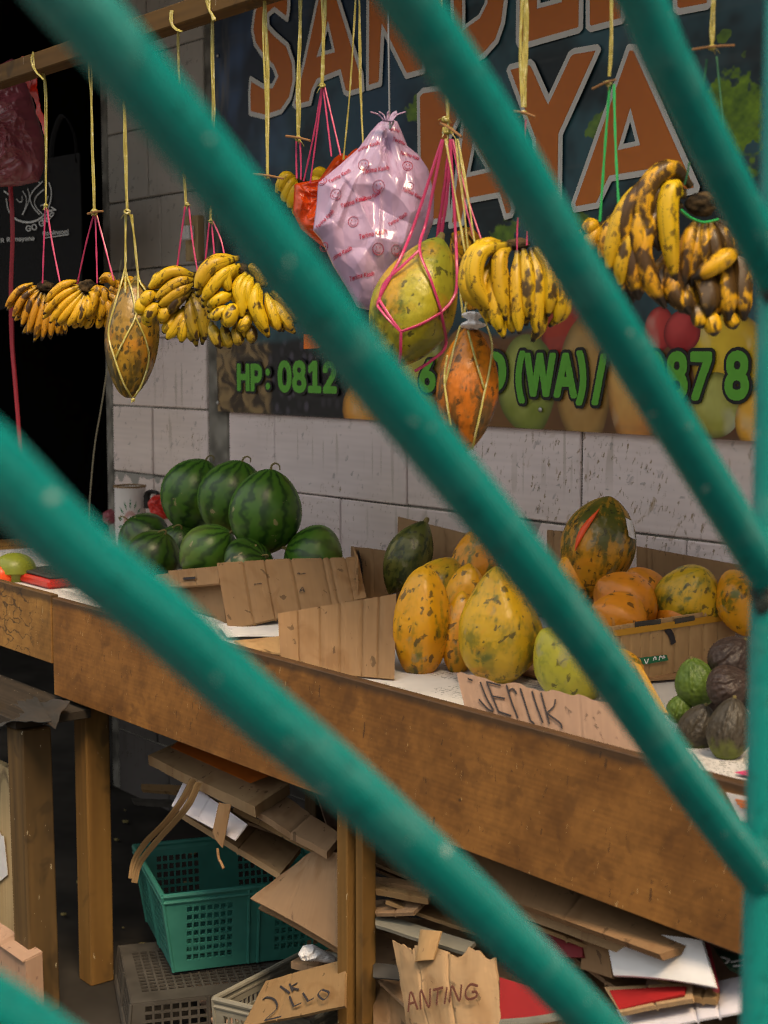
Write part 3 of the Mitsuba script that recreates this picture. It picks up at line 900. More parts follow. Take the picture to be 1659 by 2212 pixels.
m, uv = tube([(xe[0], xe[1] - 0.2, z) for z in np.linspace(0.0, 2.3, 20)], GR, 20)
part(gate, 'post', m, 'm_teal', True, uv)
m, uv = tube([(gx, gy, z) for z in (-0.03, 0.15)], GR * 1.3, 20)
part(gate, 'foot', m, 'm_teal', True, uv)
# ------------------------------------------------------------------ cords
def cord(parent, name, pts, Y=FY, w=5.0, mat_='m_raffia', strands=3, flat=0.35, sag=0.0, dY=0.0, label=None):
    """A cord or raffia ribbon through points of the picture's grid at the distance Y; w its width there."""
    P = [at_y(p[0], p[1], p[2] if len(p) > 2 else Y + dY) for p in pts]
    if pts[0][1] < -30: P[0][2] = max(P[0][2], 2.052)
    n = max(10, int(sum(np.linalg.norm(P[i + 1] - P[i]) for i in range(len(P) - 1)) / 0.012))
    P = catmull(P, n)
    r = w * 0.86 * depth(P[0]) / FP / 2
    ms, us = [], []
    for s in range(strands):
        ph = rng.uniform(0, 6.28)
        q = P.copy()
        tt = np.linspace(0, 1, n)
        if strands > 1:
            o = (s - (strands - 1) / 2) / strands
            env = np.sin(pi * np.clip(tt, 0.03, 0.97)) ** 0.35
            q = q + RT * (o * 1.5 * r * env + 0.18 * r * np.sin(tt * 9 + ph))[:, None] + np.array([0, 1, 0]) * (0.35 * r * np.sin(tt * 6 + ph))[:, None]
        rr = r / (strands ** 0.75) * (1 + 0.18 * np.sin(tt * 23 + ph))
        m, uv = tube(q, rr, 6, flat, side=RT, twist=rng.uniform(-1.5, 1.5))
        uv[:, 0] += s * 1.7 + ph
        uv[:, 1] *= 6
        ms.append(m); us.append(uv)
    return part(parent, name, join(*ms), mat_, True, np.vstack(us), label=label)


def knot(parent, x, y, Y=FY, r=6, mat_='m_raffia', name='knot', tails=3):
    t = depth(at_y(x, y, Y)) / FP
    c_ = at_y(x, y, Y - 0.004)
    ms = []
    for i in range(4):
        a = rng.uniform(0, 6.28)
        L = np.array([cos(a), 0, sin(a) * 0.7])
        P = [c_ + r * t * (0.6 * cos(s) * RT * (1 if i % 2 else 0.8) + 0.55 * sin(s) * (UP * cos(a) - FW * sin(a)) + rng.uniform(-.12, .12, 3)) for s in np.linspace(0, 6.28, 13)]
        ms.append(tube(P, r * t * 0.3, 6)[0])
    for i in range(tails):
        d = RT * rng.uniform(-1, 1) - UP * rng.uniform(-0.4, 1.0) - FW * rng.uniform(0, 0.4)
        P = catmull([c_, c_ + d * r * t * 1.0, c_ + d * r * t * 1.9 - UP * r * t * 0.5], 6)
        ms.append(tube(P, np.linspace(r * t * 0.24, r * t * 0.1, 6), 5, 0.5)[0])
    m = join(*ms)
    part(parent, name, m, mat_, True, np.stack([m[0][:, 0] * 40, m[0][:, 2] * 40], 1))


def twig(parent, x0, y0, x1, y1, Y=FY, w=5.5):
    A, B = at_y(x0, y0, Y - 0.007), at_y(x1, y1, Y - 0.011)
    P = catmull([A, (A + B) / 2 + np.array([0, 0, 0.0012]), B], 9)
    part(parent, 'stick', tube(P, w * depth(A) / FP / 2 * np.linspace(1.0, 0.85, 9), 8)[0], 'm_twig', 40)


ZB = 2.049                                                        # the beam's underside


def hung(name, label, group='raffia strings hanging from the beam'):
    return thing(name, label, 'string', group)


# ------------------------------------------------------------------ bananas
def banana_prof(th):
    return 1 + 0.055 * cos(5 * th)


def banana(parent, pts, r, t0, var, order=0, lift=0.0, label=None, hook=0.5):
    """One banana: (x, y[, d]) points of the picture's grid from its stalk to its tip, d towards the camera in the same units; r its half width."""
    n = 15
    L = len(pts)
    Q = []
    for i, q in enumerate(pts):
        d = q[2] if len(q) > 2 else r * 1.1 * sin(pi * (i + 0.3) / (L + 0.2))
        Q.append((q[0] - 829.5, 1106 - q[1], d + order))
    if L == 2:
        a, b = np.array(Q[0]), np.array(Q[1])
        Q = [a, (a + b) / 2 + np.array([-(b - a)[1], (b - a)[0], 0]) * rng.uniform(-0.05, 0.10) + np.array([0, 0, r * 0.7]), b]
    Q = np.array(Q, float)
    W = CAM + FW * t0 + (Q[:, :1] * RT + Q[:, 1:2] * UP) * t0 / FP - FW * Q[:, 2:] * t0 / FP
    P = catmull(W, n)
    s = np.linspace(0, 1, n)
    pr = np.interp(s, [0, 0.07, 0.2, 0.35, 0.6, 0.80, 0.9, 0.955, 0.965, 1.0], [0.34, 0.38, 0.78, 0.98, 1.0, 0.86, 0.60, 0.32, 0.26, 0.20])
    m, uv = tube(P, r * t0 / FP * pr, 15, 0.95, prof=banana_prof, twist=rng.uniform(-0.5, 0.5))
    uv[:, 0] = np.clip(uv[:, 0], 0, 1) + 2 * var
    return part(parent, 'banana', m, 'm_banana', True, uv, label=label)


def crown(parent, x, y, t0, rx, ry, d=0, seed=1):
    c_ = at_t(x, y, t0) - FW * d * t0 / FP
    v, f = ball((0, 0, 0), 1, 3, 0.28, seed=seed)
    v = c_ + (v[:, :1] * rx * RT + v[:, 1:2] * min(rx, ry) * FW + v[:, 2:] * ry * UP) * t0 / FP
    part(parent, 'crown', (v, f), 'm_crown', True)


def bunch(label, fingers, t0, var, cr=None, group='banana bunches hanging from the beam', conv=(1, 0, 0), r=16, back=0, sc_order=2.2, fat=1.06, fill=True):
    b = thing('banana_bunch', label, 'bananas', group)
    s, ox, oy = conv
    if cr: crown(b, cr[0] * s + ox, cr[1] * s + oy, t0, cr[2] * s, cr[3] * s, -6, seed=len(fingers))
    n = len(fingers)
    for i, fg in enumerate(fingers):
        rr, vv = r, var
        if isinstance(fg, dict):
            rr, vv, fg_ = fg.get('r', r), fg.get('v', var), fg['p']
            o = fg.get('o', (n / 2 - i) * sc_order)
        else:
            fg_, o = fg, (n / 2 - i) * sc_order
        if fill and o > -12:
            q_ = [tuple([p[0] + rng.uniform(-1, 1) * rr * 0.9, p[1] + rng.uniform(-0.5, 1.0) * rr * 0.9]) for p in fg_]
            banana(b, [(x_ * s + ox, y_ * s + oy) for x_, y_ in q_], rr * s * fat * 0.95, t0 + back, vv, o - 15 - 4 * (i % 3))
        pts = [tuple([p[0] * s + ox, p[1] * s + oy] + ([p[2] * s] if len(p) > 2 else [])) for p in fg_]
        banana(b, pts, rr * s * fat, t0 + back, vv, o)
    return b


tB = lambda x, y=650, Y=FY: depth(at_y(x, y, Y))
CL = (0.41335, 0, 521)
bunch('leftmost banana bunch, small brown speckled fingers fanned down to the left against the dark opening',
      [[(185, 225), (110, 270), (40, 355)], [(200, 245), (130, 310), (78, 408)], [(212, 262), (165, 340), (122, 450)], [(222, 272), (190, 370), (152, 492)],
       [(238, 280), (225, 390), (188, 510)], [(252, 285), (250, 400), (228, 514)], [(265, 285), (278, 400), (268, 508)], [(278, 280), (305, 390), (305, 495)], [(285, 270), (330, 370), (345, 480)],
       {'p': [(200, 232), (150, 260), (90, 300)], 'o': -14}, {'p': [(205, 260), (140, 345), (70, 415)], 'o': -16}, {'p': [(240, 290), (250, 410), (250, 500)], 'o': -18},
       {'p': [(222, 280), (180, 400), (110, 480)], 'o': -20}, {'p': [(270, 290), (310, 400), (330, 470)], 'o': -20}],
      tB(70), 0, (235, 238, 46, 34), conv=CL, r=20)
bunch('second banana bunch from the left, brownish yellow tips spreading wide below a black stalk',
      [[(415, 215), (330, 250), (245, 335)], [(425, 240), (330, 300), (240, 392)], [(432, 262), (350, 340), (272, 436)], [(440, 275), (370, 370), (310, 440)], [(447, 285), (410, 380), (362, 452)],
       [(455, 290), (440, 370), (415, 440)], [(462, 285), (470, 350), (462, 410)], [(470, 270), (500, 300), (478, 395)], [(478, 258), (520, 260), (475, 330)], [(520, 200), (575, 190), (600, 240)],
       [(500, 240), (550, 270), (545, 345)], [(490, 270), (545, 320), (520, 420)], [(500, 280), (570, 340), (570, 420)], [(510, 260), (600, 300), (600, 370)],
       {'p': [(440, 290), (400, 400), (380, 455)], 'o': -20}, {'p': [(470, 300), (470, 400), (440, 455)], 'o': -20}, {'p': [(480, 300), (520, 400), (500, 455)], 'o': -22}, {'p': [(490, 290), (560, 390), (540, 450)], 'o': -24}],
      tB(180), 0, (452, 240, 50, 42), conv=CL, r=23)
bunch('banana bunch half hidden behind the netted spotted papaya on the left', [[(640, 200), (700, 215), (740, 250)], [(650, 200), (720, 240), (780, 330)], [(640, 210), (690, 280), (700, 380)], [(630, 205), (610, 280), (590, 380)], [(628, 200), (600, 250), (570, 330)]],
      tB(290, Y=1.66), 0, (638, 215, 30, 25), conv=CL, r=22)
bunch('yellow green banana bunch just right of the netted spotted papaya, with darker tips under it',
      [[(1025, 185), (900, 175), (780, 262)], [(1020, 205), (930, 230), (812, 318)], [(1015, 225), (930, 280), (835, 350)], [(830, 270), (780, 300), (752, 352)], [(850, 330), (800, 370), (776, 432)],
       {'p': [(1005, 250), (930, 320), (880, 390)], 'v': 3}, [(770, 300), (745, 340), (735, 390)], [(900, 340), (865, 380), (845, 430)], {'p': [(990, 290), (1000, 400), (1035, 525)], 'v': 3, 'r': 30}, {'p': [(1000, 270), (1050, 380), (1075, 520)], 'v': 3},
       {'p': [(960, 340), (930, 430), (870, 515)], 'o': -12}, {'p': [(980, 350), (960, 440), (945, 530)], 'o': -14}, {'p': [(990, 360), (1000, 450), (1000, 525)], 'o': -16, 'v': 3}, {'p': [(930, 350), (890, 430), (850, 480)], 'o': -16},
       {'p': [(880, 180), (830, 190), (800, 230)], 'o': -24}],
      tB(370), 1, (1020, 200, 40, 40), conv=CL, r=32)
bunch('large clean yellow banana bunch in the middle left, fingers curling down to the right',
      [{'p': [(1230, 105), (1110, 150), (1032, 272)], 'r': 42}, {'p': [(1240, 130), (1150, 210), (1065, 325)], 'r': 38}, {'p': [(1262, 130), (1190, 190), (1205, 275)], 'r': 32}, [(1215, 280), (1150, 310), (1090, 352)],
       [(1200, 350), (1160, 380), (1105, 415)], {'p': [(1235, 335), (1210, 390), (1190, 462)], 'r': 40}, {'p': [(1290, 165), (1245, 260), (1295, 375)], 'r': 30}, {'p': [(1310, 180), (1270, 270), (1268, 410)], 'r': 32},
       [(1320, 190), (1295, 260), (1310, 345)], {'p': [(1350, 220), (1335, 330), (1400, 480)], 'r': 38}, {'p': [(1390, 270), (1430, 380), (1465, 478)], 'r': 32}, [(1410, 300), (1480, 390), (1530, 470)], [(1310, 380), (1280, 430), (1255, 480)], [(1420, 260), (1500, 330), (1560, 420)],
       {'p': [(1280, 130), (1350, 160), (1380, 240)], 'o': -10}, {'p': [(1100, 420), (1120, 490), (1155, 560)], 'o': -20, 'v': 3}, {'p': [(1160, 430), (1180, 500), (1200, 560)], 'o': -22, 'v': 3}, {'p': [(1220, 430), (1240, 500), (1250, 545)], 'o': -22, 'v': 3}, {'p': [(1300, 430), (1310, 480), (1315, 535)], 'o': -24, 'v': 3}],
      tB(530), 1, (1270, 150, 50, 40), conv=CL, r=32)
C6 = (0.2645, 548, 247)
bunch('small yellow banana bunch peeping out behind the orange bag', [[(340, 520), (260, 540), (215, 660)], [(350, 525), (290, 600), (260, 740)], [(345, 540), (320, 640), (300, 790)], [(500, 520), (540, 490), (600, 520)], [(480, 530), (520, 560), (540, 640)], [(400, 560), (420, 660), (400, 780)]],
      tB(630, Y=1.72), 1, (385, 545, 45, 35), conv=C6, r=50)
C7 = (0.2976, 768, 466)
bunch('small brownish banana bunch behind the green papaya in its pink sling', [[(700, 140), (760, 200), (780, 330)], [(740, 130), (830, 160), (880, 260)], [(720, 140), (800, 200), (840, 330)], [(760, 130), (870, 200), (930, 330)], [(700, 160), (740, 300), (760, 480)], [(720, 180), (800, 350), (810, 560)], [(740, 200), (860, 380), (880, 600)], [(730, 250), (800, 480), (830, 700)]],
      tB(990, Y=1.70), 0, (740, 140, 45, 35), conv=C7, r=50)
bunch('upright yellow banana bunch with black spots, right of the orange papaya in its yellow net',
      [{'p': [(1105, 215), (900, 290), (860, 500), (975, 705)], 'r': 66}, {'p': [(1120, 240), (1040, 330), (1045, 560), (1085, 770)], 'r': 58}, {'p': [(1215, 250), (1240, 400), (1250, 600), (1250, 765)], 'r': 58}, {'p': [(1290, 235), (1390, 380), (1410, 560), (1390, 740)], 'r': 60},
       {'p': [(1170, 260), (1160, 480), (1170, 680), (1185, 865)], 'r': 52}, {'p': [(1270, 250), (1320, 450), (1310, 700), (1310, 872)], 'r': 56}, {'p': [(1040, 300), (1000, 550), (1010, 720), (1045, 850)], 'r': 54}, {'p': [(1310, 230), (1450, 420), (1480, 640), (1450, 790)], 'r': 54},
       {'p': [(1060, 190), (950, 210), (880, 330), (850, 480)], 'r': 50, 'o': -8}, {'p': [(1330, 220), (1480, 380), (1520, 560), (1500, 700)], 'r': 50, 'o': -14}, {'p': [(1000, 300), (920, 500), (930, 640), (985, 790)], 'r': 50, 'o': -14}, {'p': [(1200, 250), (1220, 600), (1240, 800)], 'r': 50, 'o': -14}],
      tB(1120), 1, (1180, 205, 90, 45), conv=C7, r=56, sc_order=1.6)
C5 = (0.2725, 1207, 302)
bunch('shaded banana bunch with curled dry stalks, partly behind the big blackened bunch', [[(430, 600), (360, 800), (360, 1000)], [(450, 620), (430, 850), (440, 1080)], {'p': [(480, 640), (520, 900), (500, 1150)]}, [(500, 700), (570, 950), (560, 1230)], [(520, 750), (640, 1000), (620, 1280)], [(300, 660), (240, 700), (200, 760)], [(330, 680), (260, 780), (220, 900)], [(540, 700), (650, 950), (690, 1200)]],
      tB(1310, Y=1.64), 2, (400, 680, 80, 50), conv=C5, r=62)
big = bunch('biggest banana bunch at the right, overripe with large black patches and thick curled fingers',
      [{'p': [(1400, 880, 60), (1250, 990, 90), (1040, 1120, 70)], 'r': 70, 'o': 14, 'v': 2}, {'p': [(960, 470), (890, 400), (835, 540), (850, 820), (905, 1150)], 'r': 76, 'o': 14, 'v': 1}, {'p': [(1040, 380), (880, 245), (690, 390), (650, 640), (790, 890)], 'r': 76, 'o': 8}, {'p': [(1010, 320), (870, 330), (765, 520), (770, 760), (840, 880)], 'r': 60, 'o': 0},
       {'p': [(1000, 450), (790, 430), (640, 610), (610, 800), (680, 1000), (795, 1150)], 'r': 72, 'o': 5}, {'p': [(1000, 420), (780, 330), (590, 480), (505, 700), (565, 985)], 'r': 66, 'o': 1}, {'p': [(980, 430), (690, 390), (510, 570), (420, 820), (385, 1060)], 'r': 64, 'o': -4, 'v': 1}, {'p': [(960, 520), (760, 620), (645, 860), (700, 1120), (838, 1340)], 'r': 74, 'o': 2},
       {'p': [(960, 500), (700, 560), (555, 800), (490, 1000), (490, 1170)], 'r': 66, 'o': -6, 'v': 1}, {'p': [(980, 520), (720, 640), (600, 900), (585, 1100), (620, 1260)], 'r': 68, 'o': -7}, {'p': [(1080, 640), (1010, 850), (975, 1190)], 'r': 56, 'o': -1}, {'p': [(1120, 650), (1070, 900), (1050, 1170)], 'r': 54, 'o': -3},
       {'p': [(1160, 655), (1150, 850), (1140, 1050)], 'r': 54, 'o': -3}, {'p': [(1200, 650), (1230, 850), (1250, 1050)], 'r': 54, 'o': -3}, {'p': [(1240, 650), (1310, 800), (1350, 980)], 'r': 54, 'o': -3}, {'p': [(1260, 640), (1390, 760), (1440, 960)], 'r': 54, 'o': -5},
       {'p': [(1060, 760, -60), (930, 1000, -20), (900, 1210, 40), (1030, 1390, 60)], 'r': 78, 'o': 3, 'v': 4}, {'p': [(1150, 800, -60), (1120, 1020, -10), (1180, 1230, 50), (1165, 1410, 70)], 'r': 82, 'o': 3, 'v': 4}, {'p': [(1230, 780, -60), (1300, 1020, -20), (1320, 1240, 40), (1330, 1440, 50)], 'r': 80, 'o': 2, 'v': 4}, {'p': [(1270, 760, -60), (1440, 960, -20), (1450, 1220, 30), (1460, 1440, 40)], 'r': 78, 'o': 1, 'v': 4}, {'p': [(1040, 760, -80), (860, 980, -50), (800, 1160, -10), (850, 1300, 10)], 'r': 74, 'o': -3, 'v': 4}, {'p': [(1100, 800, -90), (1040, 1050, -60), (1040, 1250, -10), (1080, 1400, 10)], 'r': 74, 'o': -6, 'v': 4}, {'p': [(1200, 800, -90), (1240, 1050, -60), (1250, 1280, -10), (1250, 1420, 10)], 'r': 74, 'o': -6, 'v': 4}, {'p': [(1260, 760, -90), (1380, 1000, -60), (1400, 1250, -10), (1390, 1420, 10)], 'r': 74, 'o': -6, 'v': 4},
       {'p': [(1180, 1350, 0), (1215, 1460, 20), (1230, 1560, 25)], 'r': 66, 'o': 0}, {'p': [(1090, 1280, 0), (1110, 1400, 20), (1125, 1500, 25)], 'r': 60, 'o': -2}, {'p': [(1340, 1340, 0), (1370, 1430, 10), (1400, 1500, 10)], 'r': 56, 'o': -4},
       {'p': [(1000, 1180), (980, 1280), (960, 1380)], 'r': 60, 'o': -4}],
      tB(1460), 2, (1130, 510, 120, 95), conv=C5, r=64, fat=1.14, fill=False)
C5f = lambda pts: [(x * 0.2725 + 1207, y * 0.2725 + 302) for x, y in pts]

# ------------------------------------------------------------------ big hanging papayas
def papaya_prof(v, pear=0.25, pw=0.62):
    s = max(sin(pi * v), 0) ** pw
    return s * (1 + pear * (0.5 - v)) * (1 - 0.06 * (v > 0.97))


def papaya(label, x, y, Y, w, h, tilt=0, pitch=0, var=0, pear=0.25, seed=1, name='papaya', group=None, amp=0.02, stem=True, t=None, ribs=0.034, pw=0.62):
    if group: Y = Y + (0.16 if 'right' in group else 0.19 if Y < 1.7 else 0.13)
    k_ = thing(name, label, 'papaya', group)
    c_ = at_y(x, y, Y)
    t_ = depth(c_)
    ax = img_axis(tilt, pitch)
    m, uv = lathe(c_, ax, h * t_ / FP, w * t_ / FP, lambda v: papaya_prof(v, pear, pw), amp=amp, ribs=ribs, seed=seed, var=var)
    put(k_, m, 'm_papaya', True, uv)
    if stem and (group is None or var == 1):
        e = c_ + ax * h * t_ / FP * 0.495
        P = [e - ax * 0.004, e + ax * 0.004, e + ax * 0.009]
        part(k_, 'stem', tube(P, [0.0075, 0.006, 0.004], 8)[0], 'm_stem', 40)
    return k_, (c_, ax, w * t_ / FP / 2, h * t_ / FP / 2)


def net_cord(parent, ell, pts, w, mat_, strands=1, name='net_cord'):
    """A cord that lies on the front of a hanging fruit where it crosses it."""
    c_, ax, a, b = ell
    Q = catmull([np.array([*p, 0.0]) for p in pts], 10 * len(pts))
    P = []
    t0 = depth(c_)
    for x, y, _ in Q:
        r = ray(x, y)
        o = CAM - c_
        M = np.eye(3) / a ** 2 + np.outer(ax, ax) * (1 / b ** 2 - 1 / a ** 2)
        s = 1.06
        A, B, C_ = r @ M @ r, o @ M @ r, o @ M @ o - s * s
        D = B * B - A * C_
        t = (-B - math.sqrt(D)) / A if D > 0 else -B / A
        P.append(CAM + r * t)
    P = np.array(P)
    for _ in range(3): P[1:-1] = (P[:-2] + 2 * P[1:-1] + P[2:]) / 4
    ra = w * t0 / FP / 2
    m, uv = tube(P, ra, 6, 0.45, side=RT)
    uv[:, 1] *= 4
    part(parent, name, m, mat_, True, uv)


k3, e3 = papaya('dull yellow papaya with dark spots hanging in a yellow string net against the dark opening', 285, 732, FY, 116, 256, 4, 0, 4, -0.12, 3, amp=0.015, pw=0.52)
n3 = hung('net_string', 'yellow raffia string and net holding the spotted papaya on the left')
L3 = lambda *p: [(x * 0.41335, y * 0.41335 + 521) for x, y in p]
cord(n3, 'cord', [(262, 87), (268, 250), (275, 452)], w=9)
knot(n3, 275, 458, r=9)
for p in (L3((655, -140), (655, 0), (655, 130), (600, 330), (566, 480), (600, 615), (640, 730), (690, 822)), L3((660, -140), (655, 130), (690, 260), (708, 375)), L3((680, -140), (705, 0), (720, 180), (712, 380), (655, 500), (602, 612)),
          L3((710, 400), (755, 500), (778, 590), (768, 670), (735, 760), (700, 818)), L3((690, -140), (720, 170), (765, 265)), L3((655, 130), (655, 270))):
    net_cord(n3, e3, p, 4.2, 'm_raffia')
knot(n3, 287, 864, r=5, Y=FY - 0.02)

k7, e7 = papaya('large green and yellow papaya hanging in a pink string sling in the middle', 896, 652, FY, 182, 300, 22, 0, 7, 0.30, 5, amp=0.015)
n7 = hung('net_string', 'pink string sling and knotted yellow raffia holding the green papaya')
cord(n7, 'cord', [(945, -60), (955, 60), (962, 160), (968, 275)], w=11)
twig(n7, 952, 266, 997, 296, w=7)
knot(n7, 968, 282, r=15, tails=5)
knot(n7, 962, 258, r=10, tails=4)
for p in ([(955, 301), (905, 455), (868, 551), (819, 645), (824, 672), (866, 717)], [(957, 302), (924, 466), (906, 537), (929, 600), (953, 671)], [(906, 540), (865, 578), (830, 612), (817, 656)],
          [(972, 302), (982, 466), (987, 609), (975, 650), (953, 674)], [(866, 717), (910, 700), (953, 676)], [(866, 717), (865, 764), (862, 790)], [(953, 676), (963, 746), (930, 780), (896, 802)], [(866, 717), (846, 690), (819, 648)]):
    net_cord(n7, e7, p, 6.5, 'm_pink_cord')
for p in ([(973, 300), (958, 420), (942, 525)], [(975, 300), (966, 420), (950, 525)]): cord(n7, 'pink_cord', p, Y=1.62, w=9, mat_='m_pink_cord', strands=1)
for p in ([(978, 302), (1005, 410), (1042, 525)], [(976, 302), (1000, 420), (1025, 520)]): cord(n7, 'pink_cord', p, Y=1.60, w=5, mat_='m_pink_cord', strands=1)
k9, e9 = papaya('slim orange blotched papaya in a yellow net, its stem wrapped in white plastic', 1013, 838, FY, 134, 276, 2, 0, 3, 0.05, 8, amp=0.012, pw=0.7)
wr = at_y(1021, 692, FY - 0.005)
m, uv = lathe(wr, UP, 36 * depth(wr) / FP, 58 * depth(wr) / FP, lambda v: (0.75 + 0.3 * sin(9 * v)) * sin(pi * min(max(v, .02), .98)) ** .3, 30, 16, 0.10, 9, 0.10, 60, 4)
part(k9, 'stem_wrap', m, 'm_white', 25)
n9 = hung('net_string', 'yellow string net holding the slim orange papaya, hung from the big raffia knot')
L7 = lambda *p: [(x * 0.2976 + 768, y * 0.2976 + 466) for x, y in p]
for p in ([(962, 300), (985, 430), (1005, 545)], [(984, 300), (1000, 430), (1012, 550)], [(988, 300), (1010, 420), (1028, 545)]):
    cord(n9, 'cord', p, Y=FY - 0.03, w=6, strands=2)
for p in (L7((825, 290), (760, 470), (780, 740)), L7((818, 560), (785, 730)), L7((760, 800), (730, 900), (660, 1180), (650, 1260), (690, 1520)), L7((815, 830), (870, 1040), (935, 1255)), L7((860, 260), (925, 700), (990, 920), (975, 1100), (938, 1275), (890, 1500), (848, 1695)), L7((668, 1010), (648, 1130), (648, 1255))):
    net_cord(n9, e9, p, 4.8, 'm_raffia')

# ------------------------------------------------------------------ the other strings
def string_set(label, cordpts, w, stick, pinks, knot_at, pm='m_pink_cord', pw=4.5, kr=8, Y=FY, loop=None, strands=3):
    s = hung('hanging_string', label)
    cord(s, 'cord', cordpts, w=w, Y=Y, strands=strands)
    if loop:
        cord(s, 'beam_loop', loop, w=w * 1.1, Y=FY - 0.027, strands=2)
    if stick: twig(s, *stick, Y=Y)
    if knot_at: knot(s, *knot_at, r=kr, Y=Y)
    for p in pinks: cord(s, 'sling_cord', p, w=pw, mat_=pm, strands=1, Y=p[0][2] if len(p[0]) > 2 else Y)
    return s


string_set('yellow string tied round the beam with pink cords down to the leftmost banana bunch', [(70, 135), (95, 170), (100, 300), (99, 440)], 7, None, [[(98, 445), (95, 520), (92, 612)], [(101, 445), (112, 520), (130, 612)]], (99, 444), kr=6, loop=[(71, 112), (70, 130), (76, 152), (94, 172)])
string_set('yellow string with pink cords over the second banana bunch from the left', [(194, 132), (198, 250), (204, 455)], 9, (190, 462, 222, 456), [[(203, 462), (185, 530), (166, 618)], [(206, 462), (208, 530), (210, 612)], [(208, 462), (226, 530), (246, 606)]], (204, 458), kr=9)
string_set('string behind the widest bar with pink cords to the yellow green banana bunch', [(386, 60), (388, 200), (402, 440)], 9, None, [[(400, 445), (390, 520), (380, 598)], [(408, 445), (416, 520), (430, 606)]], (404, 442), kr=6, loop=[(370, 22), (372, 50), (378, 62), (392, 68)])
string_set('ribbon tied round the beam with pink cords to the clean yellow banana bunch', [(458, 40), (462, 200), (458, 300), (455, 475)], 10, None, [[(452, 480), (446, 540), (440, 592)], [(457, 480), (462, 540), (466, 590)], [(460, 478), (478, 520), (488, 570)]], (455, 478), kr=6, loop=[(449, -5), (452, 20), (460, 36), (463, 44)])
string_set('bare yellow ribbon ending in a thin stick, left of the orange bag', [(573, -40), (575, 150), (578, 385)], 14, (548, 376, 612, 386), [], (577, 382), kr=6, strands=4)
string_set('yellow ribbon with a small stick and two pink cords above the orange bag', [(648, -40), (646, 150), (644, 296)], 13, (618, 294, 670, 304), [[(640, 304), (640, 350), (641, 386)], [(648, 304), (650, 350), (650, 388)]], (644, 299), kr=8, strands=4)
string_set('yellow ribbon with four long pink cords spreading to the orange bag', [(700, -40), (699, 80), (696, 180)], 12, None, [[(695, 188), (678, 290), (656, 392)], [(697, 188), (684, 290), (670, 396)], [(698, 188), (708, 270), (716, 338)], [(701, 186), (716, 250), (736, 336)]], (696, 184), kr=8, strands=3)
s_ = hung('hanging_string', 'pair of thin yellow strings running down behind the pink printed bag')
cord(s_, 'cord', [(772, -40), (757, 180), (742, 345)], w=4.5, strands=1)
cord(s_, 'cord', [(775, -40), (778, 150), (784, 310)], w=6, strands=2)
s_ = thing('hook_wire', 'thin metal wire hook that the pink printed bag hangs from', 'wire')
W0, W1 = at_y(837, -60, FY), at_y(842, 262, FY)
W0[2] = 2.052
put(s_, tube(catmull([W0, (W0 + W1) / 2, W1, W1 + np.array([0.004, 0, -0.008]), W1 + np.array([0.010, 0, -0.001])], 26), 0.0016, 8)[0], 'm_wire', True)
string_set('wide yellow ribbon with a stick and pink cord above the upright spotted banana bunch', [(1128, -60), (1130, 60), (1132, 232)], 24, (1112, 240, 1156, 252), [[(1136, 258), (1135, 300), (1134, 345)], [(1118, 470), (1117, 510), (1117, 545)], [(1138, 500), (1138, 530)]], (1131, 243), kr=8, strands=5)
string_set('yellow ribbon with a stick and two bright green cords left of the biggest banana bunch', [(1320, -60), (1321, 60), (1316, 165)], 12, (1280, 192, 1330, 172), [[(1317, 184), (1306, 330), (1296, 478)], [(1326, 182), (1330, 320), (1338, 468)]], (1314, 180), pm='m_green_cord', pw=7, kr=8, strands=4)
string_set('thick yellow ribbon with a straight stick at the upper right above dark green cords', [(1542, -60), (1541, 30), (1538, 96)], 15, (1496, 107, 1586, 98), [[(1527, 128), (1523, 160), (1520, 190)], [(1548, 122), (1558, 220), (1568, 300)], [(1489, 350), (1484, 380), (1478, 400)]], (1538, 103), pm='m_dull_green_cord', pw=5, kr=9, strands=4)
s_ = thing('banana_sling', 'green cord looped under the stalk of the biggest banana bunch', 'cord')
q = C5f([(965, 555), (1050, 622), (1150, 655), (1265, 632)])
P = catmull([at_t(x, y, tB(1460) - 0.055) for x, y in q], 16)
put(s_, tube(P, 0.0035, 6, 0.5)[0], 'm_green_cord', True)
s_ = thing('red_strap', 'long red strap hanging down in front of the dark opening at the far left', 'strap')
P = catmull([at_y(x, y, 1.75) for x, y in ((22, 395), (27, 500), (24, 620), (26, 740), (33, 830), (42, 950), (46, 1060))], 40)
m, uv = tube(P, 0.0062, 6, 0.3, side=RT, twist=2.0)
put(s_, m, 'm_red_cord', True, uv)
s_ = thing('thin_string', 'thin pale string hanging against the dark opening beside the wall edge', 'string')
P = catmull([at_y(x, y, 2.2) for x, y in ((262, 560), (245, 700), (222, 860), (205, 960), (195, 1065), (190, 1150))], 40)
put(s_, tube(P, 0.0022, 6)[0], 'm_pale_cord', True)


# ------------------------------------------------------------------ plastic bags
def crumple(p, amp, fr, seed):
    h = 0
    for o in range(4):
        w = meshkit.noise(p * fr * 1.3 + 5, seed + 9)[..., None] - 0.5
        n = meshkit.noise((p + 0.05 * w) * fr * 2 ** o + 11 * o, seed + o)
        h = h + amp * 0.55 ** o * (0.75 - 2 * np.abs(2 * n - 1) ** 0.8)
    return h


